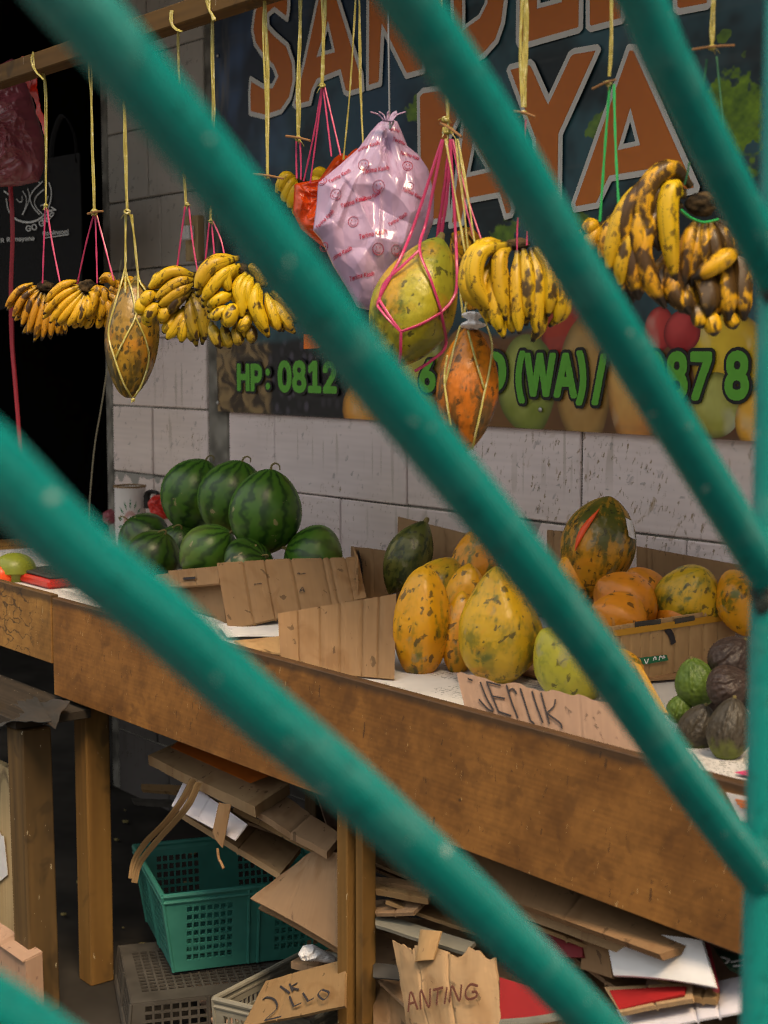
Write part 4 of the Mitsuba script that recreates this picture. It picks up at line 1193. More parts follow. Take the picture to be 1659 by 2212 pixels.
class Bag:
    """A filled bag: an outline of the picture's grid round (x, y), bulging by H towards and away from the camera."""

    def __init__(self, pts, cxy, Y, H, amp, fr, seed, p=0.55, n=130, rings=44, fold=False):
        self.fold = fold
        self.t = depth(at_y(*cxy, Y))
        self.c = np.array(cxy, float)
        d = np.array(pts, float) - self.c
        th = np.arctan2(d[:, 1], d[:, 0])
        o = np.argsort(th)
        th, rr = th[o], np.hypot(d[o, 0], d[o, 1])
        self.th = np.concatenate([th - 2 * pi, th, th + 2 * pi])
        self.xy = np.concatenate([d[o]] * 3)
        self.H, self.amp, self.fr, self.seed, self.p, self.n, self.m = H, amp, fr, seed, p, n, rings

    def folds(self, d, s, side):
        """Flat facets between sharp creases, drawn out downwards from the knot."""
        from scipy.spatial import cKDTree
        q = np.random.default_rng(self.seed + (side > 0))
        out = 0
        a = np.radians(18) * side
        X = np.stack([d[..., 0] * cos(a) - d[..., 1] * sin(a), d[..., 0] * sin(a) + d[..., 1] * cos(a)], -1)
        for n, amp, st in ((22, 1.0, 0.5), (46, -0.7, 0.6), (110, 0.14, 0.8)):
            C_ = q.uniform(-230, 230, (n, 2)) * [1, st]
            dist = cKDTree(C_).query(X * [1, st], k=2)[0]
            out = out + amp * (dist[..., 0] - 0.35 * np.minimum(dist[..., 1] - dist[..., 0], 20)) / 60
        th = np.arctan2(d[..., 1] + 225, d[..., 0] - 15)
        rad = 1 - 2 * np.abs(2 * meshkit.noise(np.stack([th * 9, th * 0 + self.seed, d[..., 1] / 160], -1)) - 1)
        return self.amp * (out + 0.5 * rad * np.clip(1.2 - (d[..., 1] + 225) / 300, 0.15, 1))

    def rim(self, th):
        i = np.clip(np.searchsorted(self.th, th) - 1, 0, len(self.th) - 2)
        a, b = self.xy[i], self.xy[i + 1]
        dx, dy = np.cos(th), np.sin(th)
        cr_ = lambda ux, uy, vx, vy: ux * vy - uy * vx
        den = cr_(dx, dy, (b - a)[..., 0], (b - a)[..., 1])
        return cr_(a[..., 0], a[..., 1], (b - a)[..., 0], (b - a)[..., 1]) / np.where(np.abs(den) < 1e-9, 1e-9, den)

    def at(self, x, y, side=1, lift=0.0):
        d = np.stack([np.asarray(x, float) - self.c[0], np.asarray(y, float) - self.c[1]], -1)
        s = np.hypot(d[..., 0], d[..., 1]) / self.rim(np.arctan2(d[..., 1], d[..., 0]))
        s = np.clip(s, 0, 1)
        P = CAM + self.t * (FW + (x[..., None] - 829.5) / FP * RT - (y[..., None] - 1106) / FP * UP)
        env = (1 - s ** 2) ** self.p
        h = self.H * env + (self.folds(d, s, side) if self.fold else crumple(P + side * 3.1, self.amp, self.fr, self.seed)) * np.minimum(1, 3 * (1 - s))
        return P - FW * (side * h + lift)[..., None]

    def mesh(self, side):
        th = np.linspace(-pi, pi, self.n, endpoint=False)
        s = np.linspace(0, 1, self.m) ** 0.8
        R_ = self.rim(th)
        x = self.c[0] + s[:, None] * (R_ * np.cos(th))[None]
        y = self.c[1] + s[:, None] * (R_ * np.sin(th))[None]
        V = self.at(x, y, side).reshape(-1, 3)
        f = []
        for i in range(self.m - 1):
            a = i * self.n + np.arange(self.n)
            b = i * self.n + (np.arange(self.n) + 1) % self.n
            f += [np.stack([a, b, b + self.n, a + self.n], 1)]
        return V, np.vstack(f)


pb = thing('printed_bag', 'crumpled pale pink plastic bag printed with red smiley faces, hanging from a wire', 'plastic bag')
pink = Bag([(818, 265), (836, 255), (858, 262), (868, 285), (880, 315), (905, 335), (925, 365), (938, 420), (936, 480), (905, 560), (868, 610), (830, 640), (806, 672), (772, 664), (748, 620), (720, 575), (695, 520), (676, 498), (684, 440), (687, 395), (735, 355), (775, 320), (800, 285)],
            (812, 470), FY, 0.040, 0.016, 6.5, 4, n=260, rings=90, fold=True)
part(pb, 'front_sheet', pink.mesh(1), 'm_pink_bag', 30)
part(pb, 'back_sheet', pink.mesh(-1), 'm_pink_bag', 30)
ms = []
for i in range(5):
    a = at_y(838 + 4 * i - 8, 262, FY - 0.004)
    P = catmull([a, a + UP * 0.010 + RT * 0.004 * (i - 2), a + UP * 0.014 + RT * 0.011 * (i - 2) - FW * 0.004], 6)
    ms.append(tube(P, np.linspace(0.005, 0.003, 6), 6, 0.35)[0])
part(pb, 'tied_top', join(*ms), 'm_pink_bag', True)


def on_bag(bag, xy):
    xy = np.asarray(xy, float)
    return bag.at(xy[:, 0], xy[:, 1], 1, 0.0012)


def bag_line(bag, pts, w):
    P = on_bag(bag, pts)
    return tube(P, w, 5, 0.4)[0]


for x, y, r, a in ((786, 366, 12, 0), (880, 368, 11, 10), (818, 414, 13, -8), (727, 430, 12, 20), (764, 488, 11, 10), (817, 548, 12, 5), (856, 550, 11, -20), (697, 395, 10, 0), (700, 535, 9, 30), (884, 415, 9, 40)):
    c0, s0 = cos(radians(a)), sin(radians(a))
    tr = lambda q: [(x + r * (u * c0 - v * s0), y + r * (u * s0 + v * c0)) for u, v in q]
    circ = [(0.95 * cos(t), sin(t)) for t in np.linspace(0, 2 * pi, 22)]
    ms = [bag_line(pink, tr(circ), 0.0006), bag_line(pink, tr([(0.55 * cos(t), 0.1 + 0.55 * sin(t)) for t in np.linspace(0.25, pi - 0.25, 9)]), 0.0006)]
    for ex in (-0.3, 0.3): ms.append(bag_line(pink, tr([(ex, -0.42), (ex, -0.28), (ex, -0.12)]), 0.0007))
    part(pb, 'smiley', join(*ms), 'm_bag_print')
tm = meshkit.text_mesh('Terima Kasih', 0.98, 0.02, bold=True)
tv, tf = np.array(tm.vertices), np.array(tm.faces)[tm.face_normals[:, 2] > 0.5]
for x, y, a, s in ((768, 333, -12, 7.0), (838, 288, 8, 6), (846, 312, 12, 7), (862, 340, 14, 6.5), (712, 405, -28, 7.0), (783, 386, -6, 7.6), (738, 460, -20, 7.6), (866, 425, 22, 6.5), (776, 527, -12, 8.0), (712, 570, -24, 7.2), (755, 612, -10, 7.2), (686, 500, -40, 6.5), (840, 500, -30, 6), (780, 445, -20, 6)):
    c0, s0 = cos(radians(a)), sin(radians(a))
    u, v = (tv[:, 0] + 0.22 * tv[:, 1]) * s * 0.92, -tv[:, 1] * s * 1.25
    xx, yy = x + u * c0 - v * s0, y + u * s0 + v * c0
    inside = pink.rim(np.arctan2(yy - 470, xx - 812)) > np.hypot(xx - 812, yy - 470) * 1.03
    fi = tf[inside[tf].all(1)]
    if len(fi) > 5:
        part(pb, 'lettering', (pink.at(xx, yy, 1, 0.0020), fi), 'm_bag_print')

ob = thing('orange_bag', 'glossy red orange plastic bag squeezed behind the pink printed bag', 'plastic bag')
b1 = Bag([(636, 398), (690, 388), (722, 342), (738, 330), (752, 338), (768, 318), (790, 330), (800, 390), (795, 470), (765, 560), (715, 545), (680, 520), (650, 495), (633, 460)], (712, 440), 1.68, 0.045, 0.015, 16, 9)
part(ob, 'front_sheet', b1.mesh(1), 'm_orange_bag', 35)
part(ob, 'back_sheet', b1.mesh(-1), 'm_orange_bag', 35)
cb = thing('orange_card', 'small orange card hanging below the middle banana bunch', 'card')
c = quad((656, 722, 1.6), (690, 722, 1.6), (690, 752, 1.6), (656, 754, 1.6))
m, uv = sheet(c, 4, 4, 0.0015)
put(cb, m, 'm_orange_print', True, uv)
ub = thing('purple_bag', 'dark reddish purple plastic bag hanging at the far left edge', 'plastic bag')
b2 = Bag([(30, 125), (52, 150), (75, 230), (95, 300), (96, 360), (84, 392), (40, 402), (-20, 405), (-70, 395), (-88, 320), (-60, 220), (-20, 150)], (5, 300), 1.68, 0.06, 0.016, 14, 13)
part(ub, 'front_sheet', b2.mesh(1), 'm_purple_bag', 40)
part(ub, 'back_sheet', b2.mesh(-1), 'm_purple_bag', 40)
rb = thing('red_ribbon', 'crumpled red plastic strip hanging beside the purple bag at the far left', 'plastic strip')
m, uv = sheet(quad((50, 122, 1.60), (66, 122, 1.60), (103, 300, 1.60), (90, 280, 1.60)), 4, 24, 0.0015, amp=0.010, freq=30, seed=4)
m2, uv2 = sheet(quad((48, 165, 1.62), (64, 172, 1.61), (80, 215, 1.6), (58, 185, 1.61)), 4, 8, 0.0015, amp=0.008, freq=30, seed=6)
put(rb, join(m, m2), 'm_red_plastic', True)

# black fabric bag with print
fb = thing('black_fabric_bag', 'black fabric bag with a pale round emblem and small lettering hanging in the dark opening', 'bag')
FBY = 2.10
c = quad((-60, 372, FBY), (172, 330, FBY), (176, 610, FBY), (-60, 690, FBY))
m, uv = sheet(c, 14, 14, 0.004, amp=0.006, seed=8, freq=6)
part(fb, 'cloth', m, 'm_dark_fabric', True, uv)
for x in (0, 110):
    P = catmull([at_y(x, 372, FBY), at_y(x + 4, 300, FBY + 0.01), at_y(x + 25, 250, FBY + 0.01), at_y(x + 50, 290, FBY + 0.01), at_y(x + 56, 352, FBY)], 20)
    part(fb, 'handle', tube(P, 0.008, 6, 0.3, side=RT)[0], 'm_dark_fabric', True)
E1 = lambda pts: [(x * 0.2645, y * 0.2645) for x, y in pts]
for ln, w in (([(50, 1620), (70, 1720), (130, 1790), (215, 1815), (300, 1800), (370, 1740), (410, 1650), (418, 1560), (400, 1490)], 0.0058), ([(30, 1560), (85, 1600)], 0.005), ([(225, 1540), (240, 1590), (232, 1650), (185, 1755)], 0.0035), ([(185, 1560), (215, 1620), (205, 1700), (180, 1752)], 0.0035),
              ([(350, 1480), (270, 1560), (245, 1620), (270, 1690), (325, 1755)], 0.0038), ([(360, 1545), (300, 1600), (280, 1650), (300, 1700), (345, 1748)], 0.0035), ([(135, 1625), (160, 1650), (182, 1640), (178, 1600)], 0.003), ([(330, 1680), (370, 1660), (395, 1600)], 0.003), ([(310, 1480), (330, 1500)], 0.003)):
    part(fb, 'emblem_line', strokes(c, [E1(ln)], w, 0.006), 'm_print_grey')


def board_text(parent, corners, s, x, y, size, ang=0.0, mat_='m_print_grey', lift=0.006, shear=0.0, sx=1.0, bold=True, name='lettering'):
    """Printed lettering on a flat board: its lower left at (x, y) of the picture's grid, capitals size high there."""
    O, N = plane_of(corners)
    O = O + N * lift
    tm = meshkit.text_mesh(s, size, 0.02, bold=bold)
    v, f = np.array(tm.vertices), np.array(tm.faces)[tm.face_normals[:, 2] > 0.5]
    a = radians(ang)
    u, w_ = (v[:, 0] + shear * v[:, 1]) * sx, -v[:, 1]
    xx, yy = x + u * cos(a) - w_ * sin(a), y + u * sin(a) + w_ * cos(a)
    part(parent, name, (np.array([on_plane(p, q, O, N) for p, q in zip(xx, yy)]), f), mat_)


for s, x, y, a in (('G', 55, 500, -4), ('O', 68, 498, -10), ('G', 86, 491, -24), ('R', 95, 485, -32), ('E', 103, 478, -42), ('E', 110, 471, -50), ('N', 115, 463, -58)):
    board_text(fb, c, s, x, y, 12.5, a)
board_text(fb, c, 'Ramayana', 14, 522, 9, -3)
board_text(fb, c, 'R', 1, 524, 9, -3)
board_text(fb, c, 'Robinson', 92, 509, 9, -5)
part(fb, 'emblem_line', strokes(c, [E1([(355, 1945), (560, 1915)]), E1([(560, 1915), (555, 1870)])], 0.003, 0.006), 'm_print_grey')
# ------------------------------------------------------------------ watermelons
W1 = lambda x, y: (x * 0.3968 + 165, y * 0.3968 + 878)


def melon(label, x, y, Y, w, h, tilt=0, pitch=0, var=0, seed=1, tail=True, star=False):
    k_ = thing('watermelon', label, 'watermelon', 'watermelons heaped in the cardboard box')
    w, h = w * 1.08, h * 1.08
    c_ = at_y(x, y, Y)
    t_ = depth(c_)
    ax = img_axis(tilt, pitch)
    m, uv = lathe(c_, ax, h * t_ / FP, w * t_ / FP, lambda v: max(sin(pi * v), 0) ** 0.52 * (1 + 0.06 * sin(seed) * (v - 0.5)) if 0 < v < 1 else 0.0, 48, 32, 0.006, 5, 0.016, 7, seed, var=var)
    put(k_, m, 'm_melon', True, uv)
    e = c_ + ax * h * t_ / FP * 0.5
    s = RT * (1 if seed % 2 else -1)
    if tail:
        P = catmull([e - ax * 0.004, e + ax * 0.008, e + ax * 0.014 + s * 0.008, e + ax * 0.008 + s * 0.018, e - ax * 0.002 + s * 0.020], 12)
        part(k_, 'stalk', tube(P, np.linspace(0.0028, 0.0013, 12), 6)[0], 'm_stem', True)
    return k_


melon('upright watermelon at the back left of the heap, leaning right with a pale patch', *W1(636, 480), 2.10, 132, 150, 22, 12, 0, 1)
melon('middle watermelon of the three big upright ones, with a curled stalk on top', *W1(845, 498), 2.08, 138, 156, 18, 14, 0, 3)
melon('largest and nearest watermelon, standing upright on the heap with clear light stripes', *W1(1030, 574), 1.99, 148, 174, 8, 8, 0, 5)
melon('dark watermelon at the far left of the heap in front of the white can', *W1(368, 715), 2.04, 108, 98, -40, 20, 1, 2)
melon('dark watermelon low on the left, half hidden by the teal bar', *W1(420, 815), 1.92, 110, 108, 30, 20, 1, 4)
melon('dark watermelon wedged deep in the gap below the upright ones', *W1(565, 760), 2.06, 96, 92, 10, 40, 1, 6)
melon('slanted striped watermelon lying at the front of the heap', *W1(718, 800), 1.93, 116, 128, 48, 18, 0, 7)
melon('low watermelon right under the largest one, only its dark top showing', *W1(945, 872), 1.90, 124, 88, 60, 30, 1, 8)
melon('watermelon lying alone at the right end of the box', *W1(1290, 830), 2.06, 140, 118, -70, 10, 0, 9)
for x, y, w, h, Y in ((520, 890, 120, 90, 1.95), (760, 905, 120, 90, 2.05), (1120, 900, 120, 95, 2.1)): pass

# the box they lie in
def panel(parent, name, corners, var=0, creases=(), label=None, nu=8, nv=8, amp=0.003, bend=0.0, th=0.004, seed=1, mat_='m_card', freq=9.0, ragged=0.0):
    m, uv = sheet(corners, nu, nv, th, bend, amp, creases, 0.0050, seed, var, freq, ragged=ragged)
    return part(parent, name, m, mat_, 25, uv, label=label)


mb = thing('watermelon_box', 'brown cardboard box holding the heap of watermelons, with a torn flap leaning over its front', 'cardboard box')
cA = [at_y(*W1(764, 850), 1.80), at_y(*W1(1532, 814), 2.02), at_y(*W1(1578, 1036), 1.97), at_y(*W1(826, 1218), 1.72)]
panel(mb, 'front_flap', cA, 0, (0.19, 0.34, 0.53, 0.75, 0.80, 0.91), seed=3, amp=0.004, th=0.005, nu=12)
cB = [at_y(*W1(330, 935), 1.92), at_y(*W1(772, 868), 1.82), at_y(*W1(826, 1230), 1.78), at_y(*W1(380, 1290), 1.82)]
panel(mb, 'front_wall', cB, 0, (0.3, 0.55), seed=5, amp=0.005, th=0.005)
cB2 = [at_y(*W1(500, 895), 1.87), at_y(*W1(770, 868), 1.815), at_y(*W1(775, 960), 1.77), at_y(*W1(505, 985), 1.82)]
panel(mb, 'folded_edge', cB2, 0, (0.2, 0.55), seed=6, amp=0.003, th=0.006)
part(mb, 'print_mark', strokes(cB2, [[W1(582, 934), W1(648, 930)], [W1(582, 940), W1(648, 936)]], 0.004, 0.004), 'm_ink')
part(mb, 'print_mark', strokes(cA, [[W1(1205, 912), W1(1212, 905), W1(1218, 914)], [W1(1225, 912), W1(1248, 908)], [W1(1215, 1010), W1(1230, 985), W1(1242, 1010)], [W1(1222, 1002), W1(1238, 1000)], [W1(965, 968), W1(1010, 962)]], 0.002, 0.005), 'm_ink')
cC = [at_y(*W1(1495, 762), 2.30), at_y(*W1(1665, 785), 2.30), at_y(*W1(1645, 1050), 2.26), at_y(*W1(1500, 1040), 2.26)]
panel(mb, 'back_flap', cC, 0, (0.4,), seed=7)
zt = at_y(*W1(1532, 814), 1.95)[2]
cD = [at_y(*W1(1520, 818), 1.96), at_y(*W1(1500, 762), 2.28), (at_y(*W1(1500, 762), 2.28)[0], 2.28, ZT + 0.004), (at_y(*W1(1532, 814), 1.96)[0], 1.96, ZT + 0.004)]
panel(mb, 'side_wall', cD, 3, (), seed=8)
xa, xb = at_y(*W1(420, 900), 1.85)[0] - 0.1, cD[3][0] - 0.01
panel(mb, 'base', [(xa, 2.30, ZT + 0.008), (xb, 2.30, ZT + 0.008), (xb, 1.78, ZT + 0.008), (xa, 1.82, ZT + 0.008)], 3, seed=9, amp=0.001)
pp = thing('table_paper', 'strip of white paper folded over the stall edge beside the watermelon box', 'paper')
m, uv = sheet([at_z(470, 1346, ZT + 0.02), at_z(606, 1332, ZT + 0.02), at_z(608, 1374, ZT + 0.012), at_z(490, 1374, ZT + 0.012)], 10, 5, 0.0015, amp=0.005, seed=3, freq=14)
put(pp, m, 'm_paper', True, uv)
pc = thing('card_scrap', 'scrap of tan cardboard lying behind the front board below the watermelon box', 'cardboard scrap')
m, uv = sheet([at_z(505, 1384, ZT + 0.012), at_z(606, 1374, ZT + 0.012), at_z(612, 1412, ZT + 0.010), at_z(540, 1402, ZT + 0.010)], 6, 3, 0.004, amp=0.002, seed=4, var=1)
put(pc, m, 'm_card', 25, uv)

# can, red bag and small things at the back left
can = thing('white_can', 'white tin can with a green leaf wreath and pink emblem by the wall edge', 'can')
cc = at_y(281, 1092, 2.30)
tt = depth(cc)
cr_ = 33 * tt / FP
zt = at_y(281, 1050, 2.30)[2]
prof = [(ZT + 0.003, 0.96), (ZT + 0.006, 1.0), (zt - 0.008, 1.0), (zt - 0.004, 1.05), (zt - 0.001, 1.05), (zt, 1.02), (zt - 0.004, 0.98), (zt - 0.008, 0.97), (ZT + 0.02, 0.97)]
V, uv, f = [], [], []
for i, (z, r) in enumerate(prof):
    for j in range(41):
        th = 2 * pi * j / 40 + math.atan2(CAM[1] - cc[1], CAM[0] - cc[0]) + pi
        V.append((cc[0] + cr_ * r * cos(th), cc[1] + cr_ * r * sin(th), z))
        uv.append((1 - j / 40, (z - ZT) / (zt - ZT)))
for i in range(len(prof) - 1):
    for j in range(40):
        p, q = i * 41 + j, (i + 1) * 41 + j
        f += [(p, p + 1, q + 1), (p, q + 1, q)]
part(can, 'body', (np.array(V), np.array(f)), 'm_can', True, np.array(uv))
ring = [(cc[0] + cr_ * 1.03 * cos(t), cc[1] + cr_ * 1.03 * sin(t), zt) for t in np.linspace(0, 2 * pi, 40)]
part(can, 'rim', tube(ring, 0.003, 6)[0], 'm_brass', True)
rg = thing('red_package', 'small red plastic package with a black handle between the white can and the watermelons', 'package')
b3 = Bag([(318, 1086), (332, 1070), (352, 1068), (372, 1090), (372, 1120), (350, 1122), (326, 1112)], (345, 1096), 2.32, 0.03, 0.006, 30, 3, n=60, rings=16)
part(rg, 'front_sheet', b3.mesh(1), 'm_red_plastic', 40)
part(rg, 'back_sheet', b3.mesh(-1), 'm_red_plastic', 40)
P = catmull([at_y(x, y, 2.33) for x, y in ((318, 1098), (319, 1066), (337, 1063), (341, 1070), (330, 1080))], 16)
part(rg, 'handle', tube(P, 0.010, 8, 0.5, side=RT)[0], 'm_black', True)
kp = thing('card_slab', 'tan cardboard slab under the white can at the back of the stall', 'cardboard')
m, uv = sheet([(cc[0] - 0.08, 2.37, ZT + 0.003), (cc[0] + 0.30, 2.37, ZT + 0.003), (cc[0] + 0.30, 2.22, ZT + 0.003), (cc[0] - 0.08, 2.22, ZT + 0.003)], 4, 4, 0.002, var=1)
put(kp, m, 'm_card', 25, uv)
bp = thing('blue_packet', 'small crumpled blue and pink packet left of the white can', 'packet')
b4 = Bag([(222, 1108), (240, 1098), (250, 1108), (250, 1128), (235, 1136), (222, 1128)], (237, 1116), 2.28, 0.02, 0.004, 40, 5, n=50, rings=12)
part(bp, 'front_sheet', b4.mesh(1), 'm_purple_bag', 40)
part(bp, 'back_sheet', b4.mesh(-1), 'm_purple_bag', 40)

# left end of the stall
lf = thing('lime_bowl', 'lime green round lidded bowl with a dark gap at the far left of the stall', 'bowl')
lc = at_y(32, 1222, 1.70)
lt = depth(lc)
m, uv = lathe(lc + UP * 0.004, UP, 50 * lt / FP, 92 * lt / FP, lambda v: 0.0 if v in (0, 1) else (1.0 if v < 0.25 else max(0, 1 - ((v - 0.25) / 0.75) ** 2.2) ** 0.5) * min(1, v / 0.06), 40, 20)
part(lf, 'lid', m, 'm_lime', 50)
m, uv = lathe(lc - UP * 26 * lt / FP, UP, 22 * lt / FP, 76 * lt / FP, lambda v: 0.0 if v in (0, 1) else (0.72 + 0.28 * v) * min(1, (1 - v) / 0.03, v / 0.03), 40, 16)
part(lf, 'bowl', m, 'm_lime', 50)
part(lf, 'mark', ball(at_y(20, 1212, 1.70) - FW * 0.035, 0.004, 1), 'm_black', True)
tr = thing('red_tray', 'dark red flat tray with a grey top at the left end of the stall', 'tray')
a = at_z(70, 1262, ZT + 0.004)
part(tr, 'tray', boxm(a[0] - 0.11, a[0] + 0.10, a[1] - 0.005, a[1] + 0.16, ZT + 0.003, ZT + 0.026, 0.006), 'm_red_plastic', label='dark red tray body')
part(tr, 'top_plate', boxm(a[0] - 0.10, a[0] + 0.09, a[1] + 0.005, a[1] + 0.15, ZT + 0.0265, ZT + 0.034, 0.003), 'm_crate_grey')
of = thing('orange_fruit', 'small orange fruit at the far left edge beside the red tray', 'fruit')
fc = at_y(4, 1243, 1.66)
put(of, ball(fc, 0.030, 3, 0.03), 'm_flesh', True)
cl = thing('clear_container', 'hazy clear plastic container behind the red tray, mostly hidden by the teal bar', 'container')
q = at_z(140, 1262, ZT + 0.002)
m, uv = lathe(q + np.array([0, 0.06, 0.042]), np.array([0, 0, 1.0]), 0.08, 0.11, lambda v: 0.0 if v in (0, 1) else (0.8 + 0.2 * v) * min(1, (1 - v) / 0.02, v / 0.02), 30, 14)
scene['m_clear_plastic'] = {'type': 'principledthin', 'base_color': {'type': 'rgb', 'value': [0.4, 0.42, 0.42]}, 'roughness': 0.2, 'diff_trans': 0.8, 'spec_trans': 0.55, 'eta': 1.4}
put(cl, m, 'm_clear_plastic', True)
ws = thing('white_sheet', 'white sheet of paper curling over the left end of the front board', 'paper')
m, uv = sheet([at_z(130, 1274, 0.90), at_z(290, 1268, 0.90), at_z(312, 1300, 0.892), at_z(196, 1290, 0.892)], 8, 5, 0.0015, amp=0.004, seed=8, freq=12)
put(ws, m, 'm_paper', True, uv)

# ------------------------------------------------------------------ papayas on the stall
W3 = lambda x, y: (x * 0.2976 + 768, y * 0.2976 + 1070)
W4 = lambda x, y: (x * 0.3055 + 1152, y * 0.3055 + 1042)
G = 'papayas in the left hand box'
papaya('dark green unripe papaya leaning against the back of the left papaya box', *W3(378, 450), 2.02, 100, 178, 27, 0, 1, -0.1, 11, group=G, pw=0.75)
papaya('bright yellow papaya standing upright at the front left, full of small green marks', *W3(480, 925), 1.60, 126, 246, 3, 4, 0, 0.10, 12, group=G, amp=0.024, ribs=0.035, pw=0.5)
papaya('green shouldered papaya peeping out behind the bright yellow one', *W3(600, 700), 1.84, 128, 160, 25, 0, 2, 0.0, 13, group=G)
papaya('yellow papaya leaning at the back with its upper end behind the teal bar', *W3(880, 490), 1.98, 106, 176, 14, 0, 0, 0.1, 14, group=G)
papaya('small brownish orange papaya end in the middle of the left papaya box', *W3(800, 740), 1.80, 90, 150, 6, 10, 0, 0.1, 15, group=G)
papaya('narrow spotted papaya squeezed between the bright yellow and the big mottled one', *W3(755, 1010), 1.72, 84, 190, 4, 0, 0, 0.1, 16, group=G)
pk, _ = papaya('big mottled green yellow pear shaped papaya at the front of the left box', *W3(1040, 950), 1.64, 180, 262, -3, 6, 2, 0.55, 17, group=G, amp=0.03, ribs=0.04)
papaya('lime yellow papaya behind the handwritten cardboard, cut off by the teal bar', *W3(1540, 1235), 1.66, 150, 196, -36, 10, 5, 0.2, 18, group=G, amp=0.03)
papaya('papaya low behind the lime yellow one, hidden under the teal bar', 1345, 1450, 1.72, 90, 110, -20, 0, 0, 0.1, 19, group=G)
G = 'papayas in the right hand box'
p9, e9b = papaya('green and orange papaya with a red slit in its skin, at the back', *W4(458, 460), 2.02, 160, 230, 14, -4, 8, -0.18, 21, group=G, amp=0.02)
sl = []
for s in np.linspace(0, 1, 15):
    x = 470 - 175 * s - 28 * sin(pi * s)
    y = 185 + 300 * s
    sl.append((x, y, 26 * sin(pi * min(max(s, 0.02), 0.98)) ** 0.8 * (1.15 - 0.3 * s)))
c_, ax, a_, b_ = e9b


def on_ell(x, y, s):
    r, o = ray(x, y), CAM - c_
    M = np.eye(3) / a_ ** 2 + np.outer(ax, ax) * (1 / b_ ** 2 - 1 / a_ ** 2)
    A, B, C_ = r @ M @ r, o @ M @ r, o @ M @ o - s * s
    D = max(B * B - A * C_, 0)
    return CAM + r * (-B - math.sqrt(D)) / A


V = []
for x, y, w in sl:
    for j, o in enumerate((-1, -0.5, 0, 0.5, 1)):
        V.append(on_ell(*W4(x + o * w, y), (1.07, 1.115, 1.12, 1.115, 1.07)[j]))
f = [(i * 5 + j, i * 5 + j + 1, i * 5 + j + 6, i * 5 + j + 5) for i in range(14) for j in range(4)]
part(p9, 'cut', (np.array(V), np.array(f)), 'm_flesh', True, label='red orange slit showing the ripe flesh')
V = []
for i in range(7):
    for j in range(5):
        V.append(on_ell(*W4(652 + 12 * j + 5 * i * 0.8, 250 + 22 * i + 6 * j), 1.10 + 0.02 * rng.uniform(-1, 1)))
f = [(i * 5 + j, i * 5 + j + 1, i * 5 + j + 6, i * 5 + j + 5) for i in range(6) for j in range(4)]
part(p9, 'sticker', (np.array(V), np.array(f)), 'm_white', 20)
papaya('plain orange papaya in the middle of the right box, in front of the slit one', *W4(650, 850), 1.96, 132, 160, -52, 14, 6, 0.1, 22, group=G, amp=0.02)
papaya('orange papaya end showing a dark crease behind the plain orange one', *W4(800, 790), 2.04, 100, 136, -34, 10, 6, 0.1, 23, group=G)
papaya('low orange papaya at the front left corner of the right box', *W4(610, 960), 1.88, 116, 136, -66, 14, 6, 0.1, 24, group=G, amp=0.03)
papaya('green and yellow papaya with a domed end at the right of the right box', *W4(1100, 815), 2.06, 146, 160, 20, 34, 2, 0.15, 25, group=G)
papaya('papaya lying flat, only an orange edge visible over the box rim', *W4(1040, 960), 2.04, 110, 110, 70, 20, 6, 0.0, 26, group=G)
papaya('orange yellow papaya at the far right, mostly hidden by the gate post', *W4(1470, 860), 2.10, 150, 110, 70, 10, 0, 0.0, 27, group=G)
papaya('yellow papaya half hidden by the teal bar at the left side of the right box', *W4(300, 660), 1.98, 86, 130, 0, 0, 0, 0.1, 28, group=G)

papaya('papaya lying underneath the slit one, almost wholly hidden behind the orange papayas', *W4(470, 985), 2.04, 120, 150, 80, 0, 8, 0.1, 29, group=G)

# papaya boxes
pb1 = thing('papaya_box', 'left papaya box of plain tan cardboard with its open flap facing the watermelons', 'cardboard box')
A0 = at_y(600, 1325, 1.605)
A1 = at_y(856, 1283, 1.80)
B0 = np.array([at_y(612, 1412, 1.59)[0], 1.585, ZT + 0.006])
B1 = at_z(852, 1467, ZT + 0.006)
panel(pb1, 'side_flap', [A0, A1, B1, B0], 0, (0.17, 0.36, 0.53, 0.72, 0.86), seed=11, amp=0.004, th=0.005, nu=12)
c = [at_y(*W3(305, 152), 2.28), at_y(*W3(800, 275), 2.26), at_y(*W3(800, 800), 2.20), at_y(*W3(300, 760), 2.22)]
panel(pb1, 'back_wall', c, 0, (0.35, 0.7), seed=12, amp=0.006)
c = [at_y(*W3(-20, 372), 2.27), at_y(*W3(240, 405), 2.265), at_y(*W3(230, 760), 2.20), at_y(*W3(-20, 745), 2.20)]
panel(pb1, 'back_flap', c, 0, (0.6,), seed=13, amp=0.006)
c = [at_y(*W3(1390, 255), 2.25), at_y(*W3(1520, 262), 2.24), at_y(*W3(1520, 560), 2.2), at_y(*W3(1390, 560), 2.2)]
panel(pb1, 'corner_flap', c, 0, (0.3,), seed=14)
part(pb1, 'torn_crack', strokes([at_y(*W3(-20, 372), 2.26), at_y(*W3(240, 405), 2.255), at_y(*W3(230, 760), 2.19), at_y(*W3(-20, 745), 2.19)], [[W3(15, 405), W3(40, 490), W3(50, 620), W3(72, 735)]], 0.006), 'm_ink')
xr = at_y(1330, 1400, 1.9)[0]
panel(pb1, 'base', [(A1[0] - 0.02, 2.2, ZT + 0.009), (xr - 0.1, 2.2, ZT + 0.009), (xr - 0.05, 1.90, ZT + 0.009), (B1[0] + 0.01, 1.90, ZT + 0.009)], 3, seed=15, amp=0.001)

